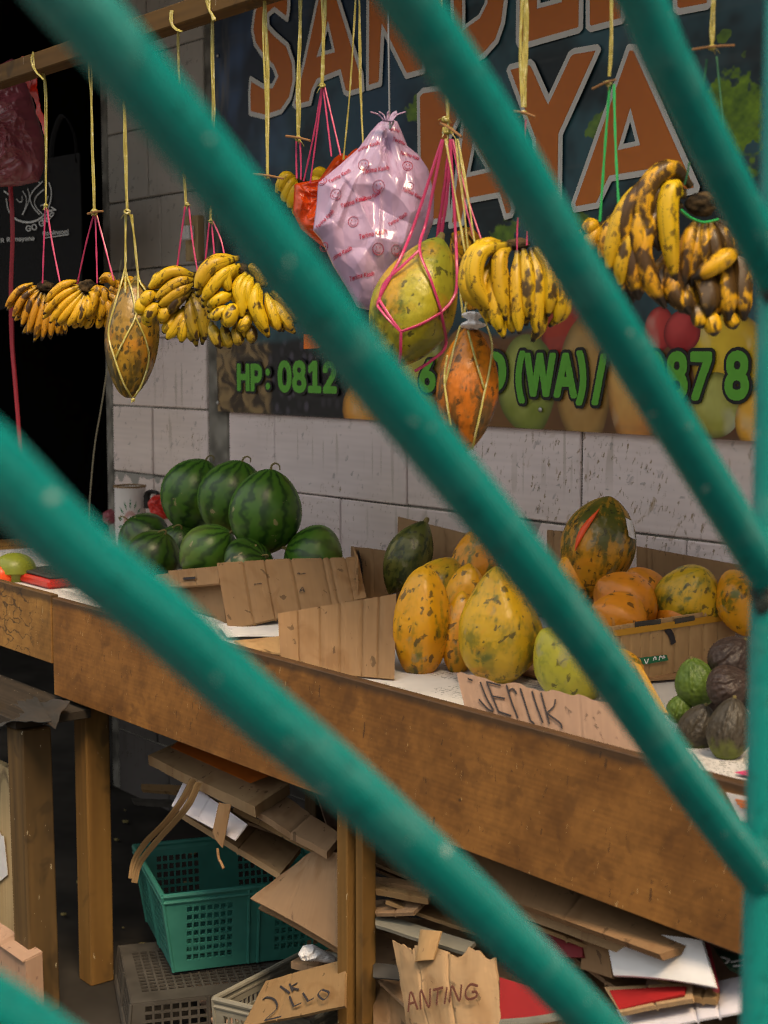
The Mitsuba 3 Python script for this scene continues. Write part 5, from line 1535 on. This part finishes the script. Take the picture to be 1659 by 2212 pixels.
jk = thing('handwritten_card', 'torn cardboard strip handwritten with large marker letters, standing behind the front board', 'cardboard sign')
cj = [at_y(986, 1456, 1.590), at_y(1402, 1530, 1.600), at_y(1402, 1638, 1.568), at_y(1004, 1530, 1.566)]
m, uv = sheet(cj, 30, 8, 0.0045, 0.0, 0.002, (), 0.003, 5, 2, 12.0, ragged=0.014)
part(jk, 'card', m, 'm_card', 25, uv)
JL = [[[(815, 1330), (850, 1345)], [(905, 1355), (950, 1470), (1000, 1560), (960, 1550), (895, 1480)]],
      [[(950, 1350), (990, 1450), (1040, 1575)], [(950, 1352), (1055, 1380)], [(985, 1455), (1085, 1475)], [(1040, 1570), (1130, 1600)]],
      [[(1095, 1375), (1130, 1490), (1178, 1615)], [(1108, 1420), (1140, 1405), (1170, 1440)]],
      [[(1195, 1400), (1230, 1510), (1270, 1635)], [(1270, 1635), (1300, 1660)], [(1280, 1420), (1315, 1530), (1360, 1650)]],
      [[(1345, 1430), (1375, 1540), (1408, 1659)], [(1450, 1480), (1440, 1530), (1385, 1580)], [(1385, 1580), (1480, 1650), (1500, 1690)]]]
for L in JL:
    part(jk, 'letter', strokes(cj, [[W3(*q) for q in ln] for ln in L], 0.0027, 0.0035), 'm_ink')

pb2 = thing('papaya_box', 'right papaya box of brown cardboard with a green printed strip, beside the avocados', 'cardboard box')
A0 = at_y(1300, 1357, 1.93)
A1 = at_z(1640, 1304, A0[2])
B0, B1 = np.array([A0[0] + 0.01, A0[1] - 0.01, ZT + 0.004]), np.array([A1[0], A1[1], ZT + 0.004])
A1[1] = B1[1] = min(A1[1], 2.29)
c2 = [A0, A1, B1, B0]
panel(pb2, 'side_wall', c2, 1, (0.07, 0.13, 0.20, 0.28, 0.345, 0.44, 0.53, 0.64, 0.75, 0.86), seed=21, amp=0.003, th=0.005, nu=14)
O2, N2 = plane_of(c2)
strip = lambda p, dz: [on_plane(*q, O2 + N2 * dz, N2) for q in p]
part(pb2, 'printed_strip', poly_slab(strip([W4(690, 1247), W4(938, 1219), W4(952, 1258), W4(715, 1298)], 0.0045), 0.0015, N2), 'm_label_green')
part(pb2, 'strip_lettering', strokes(c2, [[W4(735, 1250), W4(745, 1275), W4(755, 1248)], [W4(785, 1250), W4(800, 1280), W4(815, 1246)], [W4(850, 1262), W4(855, 1238), W4(868, 1240), W4(866, 1255)], [W4(890, 1258), W4(895, 1232), W4(910, 1234)], [W4(915, 1250), W4(920, 1228), W4(932, 1240)]], 0.0028, 0.0065), 'm_white')
part(pb2, 'printed_band', poly_slab(strip([W4(560, 1048), W4(1510, 905), W4(1512, 955), W4(575, 1090)], 0.0040), 0.0008, N2), 'm_yellow_print')
part(pb2, 'printed_band', strokes(c2, [[W4(720, 1005), W4(900, 985)], [W4(1000, 985), W4(1140, 960)]], 0.010, 0.0046), 'm_crate_grey')
part(pb2, 'handle_slot', strokes(c2, [[W4(940, 1030), W4(975, 1080), W4(992, 1140)]], 0.014, 0.003), 'm_ink')
c = [at_y(*W4(725, 452), 2.37), at_y(*W4(1620, 615), 2.37), at_y(*W4(1640, 1000), 2.36), at_y(*W4(740, 900), 2.36)]
panel(pb2, 'back_wall', c, 0, (0.085, 0.13), seed=22, amp=0.007, nu=12)
c = [at_y(*W4(100, 335), 2.30), at_y(*W4(215, 345), 2.29), at_y(*W4(215, 640), 2.25), at_y(*W4(100, 640), 2.25)]
panel(pb2, 'corner_flap', c, 3, (0.4,), seed=23)
panel(pb2, 'base', [(A0[0] - 0.25, 2.28, ZT + 0.010), (A1[0] + 0.1, 2.28, ZT + 0.010), (A1[0], 2.0, ZT + 0.010), (A0[0], 1.94, ZT + 0.010)], 3, seed=24, amp=0.001)
ec = thing('yellow_card', 'thin yellowish cardboard edge poking out beside the teal bar left of the avocados', 'cardboard')
m, uv = sheet(quad((1368, 1428, 1.70), (1384, 1436, 1.70), (1444, 1540, 1.64), (1425, 1535, 1.64)), 4, 8, 0.004, amp=0.002, var=1)
put(ec, m, 'm_yellow_print', 25, uv)

# ------------------------------------------------------------------ avocados
C9 = lambda x, y: (x * 0.2725 + 1207, y * 0.2725 + 1426)


def avocado(label, x, y, Y, w, h, tilt, pitch, var, seed):
    k_ = thing('avocado', label, 'avocado', 'avocados heaped at the right')
    c_ = at_y(x, y, Y + 0.09)
    t_ = depth(c_)
    ax = img_axis(tilt, pitch)
    m, uv = lathe(c_, ax, h * t_ / FP, w * t_ / FP, lambda v: 0.0 if v in (0, 1) else max(sin(pi * v), 0) ** 0.55 * (1 + 0.22 * (0.5 - v)), 44, 30, 0.012, 7, 0.016, 22, seed, var=var)
    put(k_, m, 'm_avo', True, uv)
    e = c_ + ax * h * t_ / FP * 0.492
    part(k_, 'stem', tube([e - ax * 0.002, e + ax * 0.003], [0.0035, 0.0025], 8)[0], 'm_stem', 40)


avocado('large dark avocado at the front with a green lower end', *C9(1352, 548), 1.645, 96, 142, 8, 5, 2, 1)
avocado('bright green avocado at the left of the heap', *C9(1092, 178), 1.72, 94, 112, -14, 10, 0, 2)
avocado('blackish avocado at the top of the heap beside the gate post', *C9(1370, -10), 1.76, 102, 108, 30, 20, 1, 3)
avocado('reddish black avocado in the middle of the heap', *C9(1350, 215), 1.69, 100, 98, 60, 20, 1, 4)
avocado('dark avocado low on the left behind the front one', *C9(1100, 540), 1.675, 84, 116, 15, 20, 2, 5)
avocado('small green avocado peeping out beside the teal bar', *C9(955, 390), 1.70, 56, 66, 0, 20, 0, 6)
avocado('dark avocado deep in the middle of the heap, behind the green one', 1545, 1500, 1.80, 96, 110, 20, 0, 1, 8)
avocado('dark avocado hidden mostly behind the gate post', 1632, 1490, 1.72, 84, 96, 10, 0, 1, 7)
fl = thing('glossy_leaflet', 'white printed leaflet with a magenta corner under the avocados', 'leaflet')
m, uv = sheet([at_z(1495, 1622, ZT + 0.004), at_z(1660, 1622, ZT + 0.004), at_z(1660, 1690, ZT + 0.006), at_z(1530, 1668, ZT + 0.006)], 10, 6, 0.0015, amp=0.003, seed=9, var=4, freq=12)
part(fl, 'sheet', m, 'm_paper', True, uv)
part(fl, 'printed_corner', poly_slab([at_z(1586, 1668, ZT + 0.011), at_z(1650, 1658, ZT + 0.011), at_z(1650, 1684, ZT + 0.011)], 0.0008), 'm_pink_cord')
sl_ = thing('board_label', 'worn white paper label with orange print stuck on the right end of the front board', 'label')
m, uv = sheet(quad((1568, 1712, FY - 0.0135), (1700, 1742, FY - 0.0135), (1700, 1820, FY - 0.0135), (1600, 1772, FY - 0.0135)), 5, 5, 0.0015, var=4)
part(sl_, 'paper', m, 'm_paper', False, uv)
cl_ = quad((1568, 1712, FY - 0.0135), (1700, 1742, FY - 0.0135), (1700, 1820, FY - 0.0135), (1600, 1772, FY - 0.0135))
part(sl_, 'print', strokes(cl_, [[(1588, 1728), (1640, 1738)], [(1592, 1735), (1640, 1745)], [(1598, 1742), (1640, 1751)]], 0.003, 0.002), 'm_orange_print')

# ------------------------------------------------------------------ under the stall: crates
def crate(key, mat_, A, d1, d2, w, l, h, taper=0.03, up=1.0, th=0.004, win1=((0.12, 0.42),), win2=((0.15, 0.85),), cell=(0.011, 0.013), rim=0.012, base=True):
    """An open crate: rim corner A (the near corner), rim edges along d1 (w) and d2 (l), depth h below the rim (above it for up = -1), lattice windows in the walls."""
    z = np.array([0, 0, 1.0]) * up
    cR = [A, A + d1 * w, A + d1 * w + d2 * l, A + d2 * l]
    ctr = sum(cR) / 4
    cB = []
    for q in cR:
        o = ctr - q
        cB.append(q + o / np.linalg.norm(o) * taper - z * h)

    def wall_mesh(p, q, pb, qb, wins):
        L = np.linalg.norm(q - p)
        ex = (q - p) / L
        n = np.cross(ex, (pb - p))
        n /= np.linalg.norm(n)
        ey = np.cross(n, ex)
        flat = lambda P: ((P - p) @ ex, (P - p) @ ey)
        pg = Polygon([flat(p), flat(q), flat(qb), flat(pb)])
        hs = []
        y0, y1 = flat(pb)[1], 0.0
        lo, hi = min(y0, y1), max(y0, y1)
        H = hi - lo
        for a, b in wins:
            xs = np.arange(a * L, b * L - cell[0] * 0.8, cell[0] * 1.35)
            ysn = np.arange(lo + 0.16 * H, hi - 0.16 * H, cell[1] * 1.45)
            for i in range(len(xs)):
                for j in range(len(ysn)):
                    if j % 4 == 3 and len(ysn) > 7: pass
                    hs.append(sbox(xs[i], ysn[j], xs[i] + cell[0], ysn[j] + cell[1]))
        pg = pg.difference(unary_union(hs)) if hs else pg
        m = trimesh.creation.extrude_polygon(pg, th, engine='earcut')
        v = np.array(m.vertices)
        return p + v[:, :1] * ex + v[:, 1:2] * ey + (v[:, 2:] - th / 2) * n, np.array(m.faces)

    for i in range(4):
        j = (i + 1) % 4
        part(key, 'side_panel', wall_mesh(cR[i], cR[j], cB[i], cB[j], win1 if i % 2 == 0 else win2), mat_)
    if base:
        part(key, 'base', wall_mesh(cB[0], cB[1], cB[3], cB[2], ((0.08, 0.92),)), mat_)
    ms = []
    for i in range(4):
        j = (i + 1) % 4
        o = cR[i] - ctr
        for dz in (0, 0.014):
            ms.append(tube([cR[i] - z * dz, cR[j] - z * dz], rim * (0.5 if dz == 0 else 0.38), 8)[0])
    part(key, 'rim', join(*ms), mat_, 40)
    ms = []
    for i in range(4):
        j = (i + 1) % 4
        for s in (0.0, 0.47, 0.53):
            p, q = cR[i] * (1 - s) + cR[j] * s, cB[i] * (1 - s) + cB[j] * s
            o = (p - ctr) * np.array([1, 1, 0])
            o /= np.linalg.norm(o)
            ms.append(tube([p + o * 0.002, q + o * 0.002], 0.004, 6)[0])
    part(key, 'ribs', join(*ms), mat_, 40, kind='stuff')


dirv = lambda deg: HD * cos(radians(deg)) + RT * sin(radians(deg))
A = at_y(352, 1938, 1.60)
cg = thing('green_crate', 'empty teal green plastic crate with lattice windows under the stall between the two front legs', 'crate')
crate(cg, 'm_crate_green', A, dirv(72), dirv(-19), 0.40, 0.36, 0.178, 0.035, win1=((0.13, 0.38), (0.62, 0.87)), win2=((0.12, 0.42), (0.58, 0.88)))
zb = A[2] - 0.182
gA = at_z(276, 2170, zb - 0.001)
cg2 = thing('grey_crate', 'upturned dirty grey plastic crate beneath the teal green crate', 'crate')
crate(cg2, 'm_crate_grey', gA - np.array([0, 0, max(zb - 0.01, 0.04)]), dirv(75), dirv(-14), 0.36, 0.34, max(zb - 0.014, 0.03), 0.012, up=-1.0, win1=((0.1, 0.9),), win2=((0.1, 0.9),), cell=(0.014, 0.012))
cp = thing('pale_crate', 'pale cream plastic crate at the bottom, with its lattice side under the cardboard sign', 'crate')
pA = at_y(462, 2158, 1.52)
crate(cp, 'm_crate_pale', pA, dirv(118), dirv(35), 0.22, 0.30, max(pA[2] - 0.004, 0.05), 0.012, win1=((0.1, 0.9),), win2=((0.1, 0.9),), cell=(0.010, 0.016))

# ------------------------------------------------------------------ under the stall: cardboard
def card(label, corners, var=0, creases=(), th=0.006, bend=0.0, amp=0.004, seed=1, mat_='m_card', cat='cardboard', name='cardboard_sheet', nu=10, nv=8, freq=9.0, ragged=0.0, group='flattened cardboard stuffed under the stall'):
    k_ = thing(name, label, cat, group)
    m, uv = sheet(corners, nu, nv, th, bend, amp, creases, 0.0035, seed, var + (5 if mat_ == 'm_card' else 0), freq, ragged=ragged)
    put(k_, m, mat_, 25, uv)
    return k_


C7b = lambda x, y: (x * 0.3637 + 247, y * 0.3637 + 1563)
C8b = lambda x, y: (x * 0.537 + 768, y * 0.537 + 1810)
q7 = lambda *p: [at_y(*C7b(x, y), Y) for x, y, Y in p]
q8 = lambda *p: [at_y(*C8b(x, y), Y) for x, y, Y in p]
cS1 = q7((420, 90, 1.80), (1040, 360, 1.72), (835, 495, 1.60), (200, 190, 1.66))
s1 = card('flattened carton with an orange printed panel on the pile left of the middle leg', cS1, 1, (0.5,), 0.022, seed=31, amp=0.004)
part(s1, 'printed_panel', poly_slab([p + np.array([0, 0, 0.006]) for p in q7((335, 150, 1.700), (405, 105, 1.755), (925, 318, 1.690), (810, 375, 1.640))], 0.001), 'm_orange_print')
card('white sheet of paper slipping out under the carton with the orange panel', q7((420, 330, 1.66), (790, 600, 1.62), (718, 695, 1.585), (338, 487, 1.60)), 1, (0.42, 0.7), 0.003, seed=32, mat_='m_paper', name='white_paper', cat='paper')
card('long brown board sloping down to the right below the white paper', q7((520, 400, 1.80), (1110, 740, 1.78), (985, 890, 1.64), (400, 535, 1.65)), 1, (0.6,), 0.012, seed=33)
card('creased cardboard with a torn hole right of the orange printed carton', q7((960, 395, 1.72), (1350, 660, 1.66), (1262, 765, 1.60), (800, 500, 1.62)), 0, (0.55,), 0.014, seed=34, amp=0.006)
card('thin dark edged board under the creased cardboard', q7((760, 560, 1.74), (1340, 800, 1.70), (1335, 850, 1.63), (700, 520, 1.66)), 4, (0.5,), 0.01, seed=35)
card('fan shaped brown flap hanging open beside the green crate', q7((1105, 800, 1.66), (1350, 770, 1.62), (1345, 1345, 1.585), (808, 1040, 1.600)), 0, (0.45,), 0.006, 0.012, seed=36, amp=0.006)
card('second brown flap just under the fan shaped one', q7((1110, 810, 1.70), (1350, 780, 1.66), (1345, 1375, 1.60), (850, 1095, 1.615)), 3, (0.45,), 0.006, 0.012, seed=46, amp=0.006)
card('small curled cardboard strip low beside the middle leg', q7((1095, 1385, 1.68), (1345, 1425, 1.66), (1345, 1478, 1.60), (1048, 1415, 1.62)), 0, (), 0.012, seed=37)
wl = thing('white_lump', 'crumpled white plastic lump on the curled strip beside the middle leg', 'plastic')
b5 = Bag([C7b(*p) for p in ((1090, 1370), (1120, 1320), (1180, 1310), (1240, 1345), (1320, 1390), (1320, 1430), (1200, 1410), (1110, 1405))], C7b(1190, 1370), 1.62, 0.02, 0.006, 30, 5, n=60, rings=14)
part(wl, 'front_sheet', b5.mesh(1), 'm_white', 40)
part(wl, 'back_sheet', b5.mesh(-1), 'm_white', 40)
cK = q7((900, 1530, 1.585), (1370, 1395, 1.585), (1370, 1680, 1.50), (760, 1800, 1.49))
kg = card('cardboard price sign handwritten with a big figure two, lying low beside the middle leg', cK, 4, (0.35,), 0.005, seed=38, name='price_sign', cat='cardboard sign', group=None)
for L in ([[(880, 1640), (905, 1625), (950, 1640), (965, 1690), (900, 1755), (905, 1760), (990, 1740)]], [[(985, 1560), (1040, 1600)], [(1040, 1545), (1060, 1590)], [(1085, 1540), (1050, 1565), (1095, 1580)]], [[(1040, 1620), (1065, 1680)], [(1065, 1680), (1110, 1660)], [(1120, 1600), (1150, 1650)], [(1150, 1650), (1185, 1630)], [(1230, 1580), (1210, 1610), (1245, 1640), (1275, 1600), (1235, 1580)]]):
    part(kg, 'letter', strokes(cK, [[C7b(*q) for q in ln] for ln in L], 0.0042, 0.004), 'm_ink')
for i, pts in enumerate(([(470, 330), (400, 460), (300, 590), (190, 700), (120, 810), (100, 920)], [(500, 350), (440, 480), (350, 590), (250, 700), (150, 830), (118, 945)])):
    st = thing('packing_tape', ('left' if i == 0 else 'right') + ' one of two tan tape strips curling down over the green crate', 'tape')
    P = catmull([at_y(*C7b(x, y), 1.585 - 0.012 * i) for x, y in pts], 26)
    m, uv = tube(P, 0.0075, 6, 0.10, side=RT, twist=0.5)
    uv[:, 0] += 20.3
    uv[:, 1] *= 0.3
    put(st, m, 'm_card', True, uv)
tg = thing('hanging_tag', 'torn tan tape tag hanging in front of the white paper', 'tag')
m, uv = sheet(q7((620, 470, 1.575), (690, 480, 1.575), (640, 740, 1.575), (580, 640, 1.575)), 4, 8, 0.0015, 0.004, 0.004, seed=6)
part(tg, 'tape', m, 'm_card', True, uv)
P = catmull([at_y(*C7b(x, y), 1.575) for x, y in ((612, 740), (620, 800), (635, 830), (648, 862))], 10)
part(tg, 'tail', tube(P, 0.003, 6)[0], 'm_card', True)
for i, (a, lab, mm) in enumerate(((((160, 360, 1.95), (392, 365, 1.95), (392, 408, 1.93), (160, 392, 1.93)), 'short tan board edge at the back of the dark space', 'm_card'), (((100, 440, 1.95), (342, 452, 1.95), (342, 482, 1.93), (110, 462, 1.93)), 'thin pale slat below the short tan board edge at the back', 'm_crate_grey'))):
    card(lab, q7(*a), 4, (), 0.01, seed=40 + i, mat_=mm)

# right hand pile
r1 = card('wide brown folded board just under the front board at the right', q8((430, 40, 1.66), (1390, 415, 1.60), (1222, 468, 1.52), (440, 185, 1.60)), 3, (0.55,), 0.012, seed=51, amp=0.002)
card('pale edged board directly below the wide brown folded one', q8((300, 130, 1.72), (1200, 440, 1.66), (1190, 470, 1.57), (440, 205, 1.63)), 1, (), 0.014, seed=52)
card('dark red printed board standing behind the brown panel at the right', q8((715, 310, 1.66), (912, 370, 1.64), (915, 480, 1.60), (720, 480, 1.62)), 3, (), 0.005, seed=53, mat_='m_paper')
card('plain brown panel between the dark red and the white one', q8((912, 372, 1.630), (1010, 395, 1.62), (1035, 565, 1.575), (905, 525, 1.595)), 3, (), 0.005, seed=54)
card('white box panel with a dark red edge at the lower right', q8((1004, 380, 1.60), (1392, 412, 1.58), (1447, 600, 1.535), (1036, 552, 1.555)), 0, (), 0.005, 0.008, seed=55, mat_='m_paper', amp=0.002)
card('narrow dark red box edge right of the white panel', q8((1396, 418, 1.59), (1424, 424, 1.60), (1468, 612, 1.55), (1447, 602, 1.54)), 3, (), 0.005, seed=56, mat_='m_paper')
card('bright red strip with a tan border under the white panel', q8((1020, 612, 1.56), (1330, 598, 1.56), (1320, 628, 1.53), (1060, 690, 1.515)), 2, (), 0.003, seed=57, mat_='m_paper', amp=0.002)
card('tan folded edge under the bright red strip', q8((1000, 600, 1.575), (1356, 590, 1.575), (1356, 648, 1.525), (1066, 704, 1.51)), 1, (0.5,), 0.006, seed=58)
card('tan curl of cardboard at the end of the bright red strip', q8((1350, 600, 1.58), (1466, 612, 1.58), (1450, 650, 1.54), (1340, 640, 1.54)), 4, (0.5,), 0.008, seed=59)
card('large white glossy sheet at the bottom right', q8((1050, 690, 1.56), (1610, 545, 1.62), (1610, 690, 1.54), (1110, 800, 1.49)), 1, (0.55, 0.72), 0.003, 0.004, seed=60, mat_='m_paper')
gb = card('dark green printed box corner behind the white glossy sheet at the right', q8((1440, 440, 1.64), (1620, 500, 1.62), (1620, 570, 1.58), (1500, 520, 1.60)), 5, (), 0.006, seed=61, mat_='m_paper')
cG = q8((1440, 440, 1.64), (1620, 500, 1.62), (1620, 570, 1.58), (1500, 520, 1.60))
part(gb, 'print', strokes(cG, [[C8b(1470, 478), C8b(1500, 490), C8b(1490, 505)], [C8b(1510, 500), C8b(1560, 490)], [C8b(1520, 515), C8b(1575, 512)]], 0.005, 0.004), 'm_print_grey')
cR = q8((580, 560, 1.54), (830, 640, 1.52), (850, 712, 1.50), (580, 748, 1.505))
rb2 = card('bright red box lid with a pale lower edge at the bottom', cR, 2, (), 0.006, seed=62, mat_='m_paper')
part(rb2, 'pale_edge', strokes(cR, [[C8b(580, 746), C8b(700, 736), C8b(845, 714)]], 0.012, 0.004), 'm_crate_pale')
card('shaded red board deep behind the bright red box lid', q8((590, 470, 1.70), (760, 480, 1.68), (760, 600, 1.66), (600, 590, 1.68)), 3, (), 0.006, seed=63, mat_='m_paper')
sk_ = thing('kraft_sack', 'crumpled tan paper sack with brown block lettering at the bottom middle', 'paper sack')
cS = q8((150, 430, 1.56), (560, 470, 1.56), (585, 760, 1.50), (215, 790, 1.50))
m, uv = sheet(cS, 26, 24, 0.004, 0.02, 0.010, (0.3, 0.62), 0.004, 66, 6, 16.0, ragged=0.03)
part(sk_, 'sack', m, 'm_card', 40, uv)
m, uv = sheet(q8((262, 368, 1.545), (345, 375, 1.545), (310, 490, 1.530), (238, 500, 1.530)), 6, 10, 0.003, 0.01, 0.006, (), 0.003, 67, 1, 16.0)
part(sk_, 'torn_flap', m, 'm_card', 30, uv)
AN = [[(212, 700), (222, 620), (250, 690)], [(216, 668), (240, 660)]], [[(262, 690), (262, 612), (296, 682), (300, 606)]], [[(312, 612), (352, 602)], [(332, 606), (326, 672)]], [[(368, 600), (358, 668)]], [[(378, 662), (388, 596), (418, 655), (426, 590)]], [[(492, 596), (462, 590), (442, 620), (452, 648), (484, 640), (486, 620), (468, 620)]]
for L in AN:
    part(sk_, 'letter', strokes(cS, [[C8b(*q) for q in ln] for ln in L], 0.0042, 0.004, 0.026), 'm_brown_ink')
card('grey white slat slanting down from the middle leg to the sack', q8((80, 300, 1.62), (482, 420, 1.60), (440, 462, 1.56), (80, 352, 1.58)), 0, (), 0.006, seed=68, mat_='m_crate_pale')
card('tan flap at the left end of the grey white slat', q8((80, 250, 1.64), (290, 240, 1.64), (230, 300, 1.59), (80, 305, 1.59)), 0, (0.5,), 0.006, seed=69)
card('orange brown board edge right of the middle leg', q8((80, 175, 1.63), (300, 225, 1.63), (290, 245, 1.60), (80, 205, 1.60)), 4, (), 0.010, seed=70)
card('dark board edge above the orange brown one', q8((80, 150, 1.66), (330, 190, 1.66), (320, 212, 1.63), (80, 172, 1.63)), 3, (), 0.010, seed=71)
card('small yellowish card corner right of the sack top', q8((462, 470, 1.60), (560, 500, 1.60), (548, 530, 1.57), (470, 505, 1.57)), 1, (), 0.004, seed=72)
card('bluish grey plastic sheet left of the sack', q8((70, 500, 1.60), (190, 515, 1.60), (190, 570, 1.57), (70, 560, 1.57)), 0, (), 0.003, seed=73, mat_='m_crate_grey', name='plastic_sheet', cat='plastic sheet', group=None)
card('crumpled dark board below the bluish grey sheet', q8((70, 580, 1.62), (220, 600, 1.62), (260, 800, 1.56), (70, 800, 1.56)), 3, (0.4,), 0.006, seed=74)
card('leaning brown board in the shade behind the sack', q8((80, 380, 1.75), (420, 400, 1.75), (430, 620, 1.66), (80, 640, 1.66)), 3, (0.5,), 0.006, seed=75)
r = np.random.default_rng(5)
for i in range(46):                                             # the dim heap further in
    x, y, z = -2.75 + 1.75 * (i / 22), r.uniform(1.78, 2.25), 0.03 + r.uniform(0, 0.42)
    if i >= 22: x, y, z = r.uniform(-2.0, -1.3), r.uniform(1.74, 1.90), 0.10 + 0.02 * (i - 22)
    w, l, a, tl = r.uniform(0.3, 0.5), r.uniform(0.2, 0.35), r.uniform(-0.6, 0.6), r.uniform(-0.25, 0.35)
    ex = np.array([cos(a), sin(a), tl * 0.4])
    ey = np.array([-sin(a), cos(a), tl])
    o = np.array([x, y, z])
    k_ = thing('heaped_cardboard', 'dim flattened cardboard heaped deep under the stall', 'cardboard', 'dim cardboard heaped deep under the stall')
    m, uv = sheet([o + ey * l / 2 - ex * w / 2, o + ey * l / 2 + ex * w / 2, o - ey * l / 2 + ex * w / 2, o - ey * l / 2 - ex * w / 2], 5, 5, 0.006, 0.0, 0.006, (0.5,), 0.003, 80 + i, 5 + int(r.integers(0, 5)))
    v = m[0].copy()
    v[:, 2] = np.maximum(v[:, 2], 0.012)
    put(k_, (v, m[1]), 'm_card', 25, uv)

# ------------------------------------------------------------------ far left, low
lt_ = thing('low_table', 'low dark timber table at the far left with black plastic over its top', 'table')
pa, pb_ = at_y(62, 1568, 1.42), at_y(84, 2215, 1.42)
m, uv = wood_box(((pa[0] + pb_[0]) / 2, 1.42, pa[2] / 2), 0.076, 0.07, pa[2], 1, 'z', lean=(pa[0] - pb_[0], 0, 0))
part(lt_, 'leg', m, 'm_wood', uv=uv)
m, uv = wood_box((pa[0] - 0.43, 1.47, pa[2] + 0.011), 0.9, 0.18, 0.020, 4, 'x')
part(lt_, 'top', m, 'm_wood', uv=uv)
m, uv = sheet(quad((-60, 1478, 1.60), (70, 1490, 1.56), (112, 1560, 1.37), (-60, 1588, 1.37)), 14, 10, 0.002, 0.012, 0.012, seed=4, freq=14)
part(lt_, 'plastic_cover', m, 'm_grey_film', True, uv)
m, uv = sheet(quad((70, 1520, 1.50), (150, 1512, 1.50), (118, 1572, 1.40), (90, 1560, 1.39)), 8, 8, 0.002, 0.006, 0.010, seed=5, freq=18)
part(lt_, 'plastic_cover', m, 'm_grey_film', True, uv)
pl = thing('yellow_plank', 'yellowish plank with torn paper on it behind the low table leg', 'plank')
a, b = at_y(-30, 1637, 1.46), at_y(34, 2010, 1.46)
m, uv = wood_box(((a[0] + b[0]) / 2, 1.47, (a[2] + 0.05) / 2), abs(b[0] - a[0]), 0.02, a[2] - 0.05, 3)
part(pl, 'board', m, 'm_wood', uv=uv)
m, uv = sheet(quad((-20, 1790, 1.455), (8, 1800, 1.455), (16, 1890, 1.455), (-20, 1920, 1.455)), 6, 8, 0.0015, 0.0, 0.002, seed=6, ragged=0.02)
part(pl, 'torn_paper', m, 'm_paper', True, uv)
bx = thing('small_box', 'dusty pinkish cardboard box standing at the bottom left corner', 'cardboard box')
a, b = at_y(-60, 1996, 1.36), at_y(52, 1992, 1.36)
zt, zb = a[2], max(at_y(50, 2140, 1.36)[2], 0.02)
panel(bx, 'front_wall', [np.array([a[0], 1.36, zt]), np.array([b[0], 1.36, zt]), np.array([b[0] + 0.004, 1.355, 0.01]), np.array([a[0], 1.355, 0.01])], 2, seed=91, amp=0.004)
panel(bx, 'top_flap', [np.array([a[0], 1.40, zt + 0.012]), np.array([b[0], 1.40, zt + 0.012]), np.array([b[0] - 0.004, 1.355, zt]), np.array([a[0], 1.355, zt])], 2, seed=92, amp=0.004)
panel(bx, 'side_wall', [np.array([b[0], 1.362, zt - 0.001]), np.array([b[0], 1.40, zt + 0.008]), np.array([b[0] + 0.004, 1.40, 0.01]), np.array([b[0] + 0.004, 1.362, 0.01])], 2, seed=93)
# small litter on the floor
lit = thing('floor_litter', 'scattered small dry scraps on the dark floor under the stall', 'litter', kind='stuff')
ms = []
for i in range(90):
    x, y = r.uniform(-4.2, -1.2), r.uniform(1.6, 2.35)
    ms.append(ball((x, y, 0.008), r.uniform(0.004, 0.016), 1, 0.4, (1, r.uniform(0.5, 1), 0.35), i))
put(lit, join(*ms), 'm_stem')
for k_ in [k for k, v_ in labels.items() if not v_]: del labels[k_]
